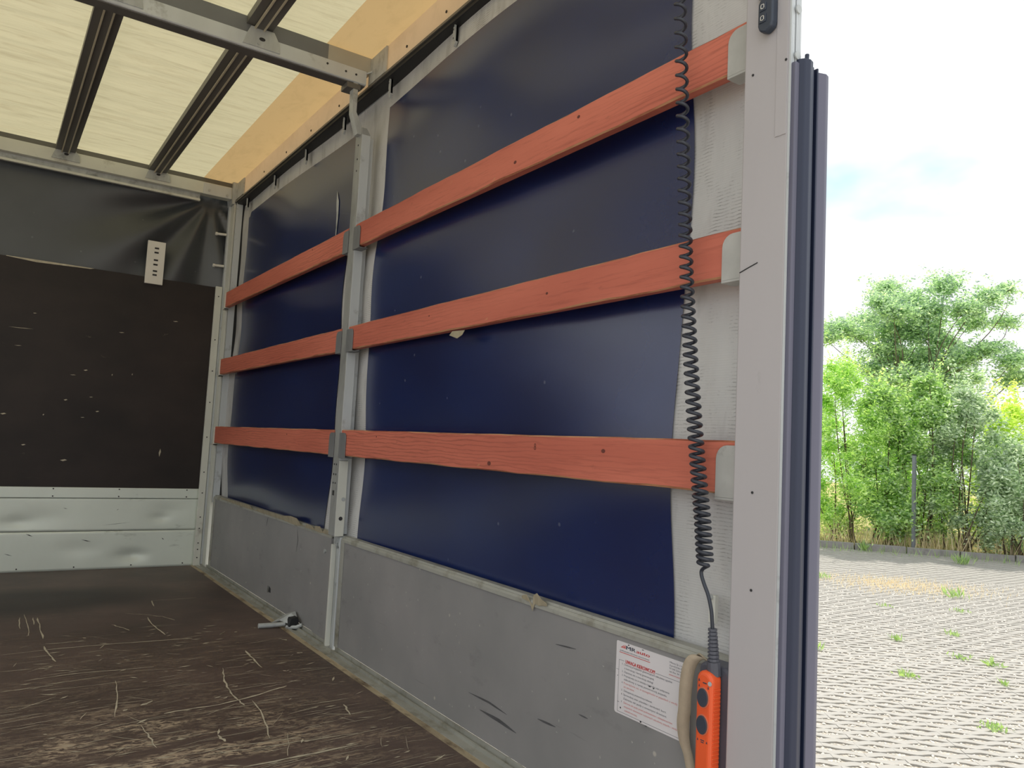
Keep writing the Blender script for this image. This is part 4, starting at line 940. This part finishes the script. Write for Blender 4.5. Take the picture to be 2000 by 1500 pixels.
# grasses and weeds
def tuft(name, label, pos_, n, h, spread, mat, w=.012, group=None, cat='weed', top=True, stiff=.5):
    t = thing(name, label, cat, tuple(pos_), group)
    C = pos_ + np.concatenate([rng.normal(size=(n, 2)) * spread, np.zeros((n, 1))], 1)
    d = np.concatenate([rng.normal(size=(n, 2)) * (1 - stiff), np.ones((n, 1))], 1); d /= np.linalg.norm(d, axis=1)[:, None]
    Ls = h * rng.uniform(.5, 1.1, n)[:, None]; s_ = np.cross(d, rng.normal(size=(n, 3))); s_ /= np.linalg.norm(s_, axis=1)[:, None]
    V = np.empty((n, 4, 3)); V[:, 0] = C - s_ * w * .3; V[:, 1] = C + s_ * w * .5 + d * Ls * .5; V[:, 2] = C + d * Ls; V[:, 3] = C - s_ * w * .5 + d * Ls * .5
    V -= np.array(pos_)
    me = bpy.data.meshes.new(name); me.from_pydata(V.reshape(-1, 3).tolist(), [], [(4 * i, 4 * i + 1, 4 * i + 2, 4 * i + 3) for i in range(n)])
    at = me.attributes.new('tint', 'FLOAT', 'FACE'); at.data.foreach_set('value', rng.uniform(0, 1, n).astype(np.float32)); me.materials.append(MA[mat]); me.update()
    o = bpy.data.objects.new('blades', me); COL.objects.link(o); o.parent = t; o['kind'] = 'stuff'; return t
WEEDS = [(1687, 1076, .34, .05, 60, 'tall upright light green weed growing at the foot of the kerb'), (1881, 1103, .30, .07, 70, 'round-leaved yellow-green seedling at the edge of the hedge shadow'),
         (1752, 1252, .11, .035, 40, 'small green weed tuft with a dark shadow among the pavers'), (1772, 1321, .07, .06, 70, 'flat mossy green weed cushion between wavy pavers'),
         (1940, 1424, .05, .06, 90, 'widest yellow-green moss cushion on the wavy pavers'), (1880, 1196, .08, .07, 40, 'faint flat green tuft beyond the dry grass patch'), (1878, 1287, .08, .06, 40, 'low spreading weed in line behind the mossy cushion'), (1941, 1302, .12, .05, 45, 'bushy weed beside a smaller spindly one'), (1961, 1340, .10, .03, 24, 'spindly little weed next to a bushier one'),
         (1857, 1241, .10, .05, 30, 'brownish dry weed tuft in the middle of the paving'), (1863, 1168, .22, .08, 40, 'tall thin wispy weed beside the dry grass patch'), (1594, 1268, .12, .04, 30, 'weed half hidden by the black rubber edge of the truck'), (1730, 1184, .06, .07, 30, 'flat thin weed just in front of the dry grass patch'), (1606, 1130, .16, .08, 40, 'pale weed tuft between the rubber edge and the dry grass patch')]
for u, v_, h, sp_, n_, lab in WEEDS:
    p = un(u, v_, Z=ZG - .005)
    tuft('weed_tuft', lab, p, int(n_ * .8), h * .8, sp_ * .75, 'weed', .022 if h > .2 else .014, 'weeds in the paving', stiff=.35 if h < .2 else .6)
def stuff_grass(name, label, n, gen, hmin, hmax, w, mat):
    P = np.array([gen() for _ in range(n)]); d = np.concatenate([rng.normal(size=(n, 2)) * .22, np.ones((n, 1))], 1); d /= np.linalg.norm(d, axis=1)[:, None]
    Ls = rng.uniform(hmin, hmax, n)[:, None]; s_ = np.cross(d, rng.normal(size=(n, 3))); s_ /= np.linalg.norm(s_, axis=1)[:, None]
    c = P.mean(0); P = P - c
    V = np.empty((n, 3, 3)); V[:, 0] = P - s_ * w; V[:, 1] = P + s_ * w; V[:, 2] = P + d * Ls
    me = bpy.data.meshes.new(name); me.from_pydata(V.reshape(-1, 3).tolist(), [], [(3 * i, 3 * i + 1, 3 * i + 2) for i in range(n)])
    at = me.attributes.new('tint', 'FLOAT', 'FACE'); at.data.foreach_set('value', rng.uniform(0, 1, n).astype(np.float32)); me.materials.append(MA[mat]); me.update()
    o = bpy.data.objects.new(name, me); COL.objects.link(o); o.location = c
    return props(o, label, 'grass', None, 'stuff')
def g_kerb():
    p = K0 + KD * random.uniform(-6.5, 4.5) + KN * random.uniform(.1, 1.6); return (p[0], p[1], ZG + .06)
stuff_grass('dry_grass', 'tall dry straw-coloured grass along the foot of the hedge', 3000, g_kerb, .15, .75, .006, 'dry_grass')
pc = un(1752, 1143, Z=ZG)
def g_patch():
    a = random.gauss(0, .62); b = random.gauss(0, .42); p = pc[:2] + DP * a + NP_ * b; return (p[0], p[1], ZG - .01)
stuff_grass('dry_grass_patch', 'patch of short dried grass out on the pavers', 1900, g_patch, .02, .08, .005, 'dry_grass')
def g_front():
    p = K0 + KD * random.uniform(-6, 4) - KN * abs(random.gauss(0, .35)); return (p[0], p[1], ZG - .01)
stuff_grass('kerb_weeds', 'thin green and dry blades in front of the kerb', 500, g_front, .05, .25, .006, 'weed')
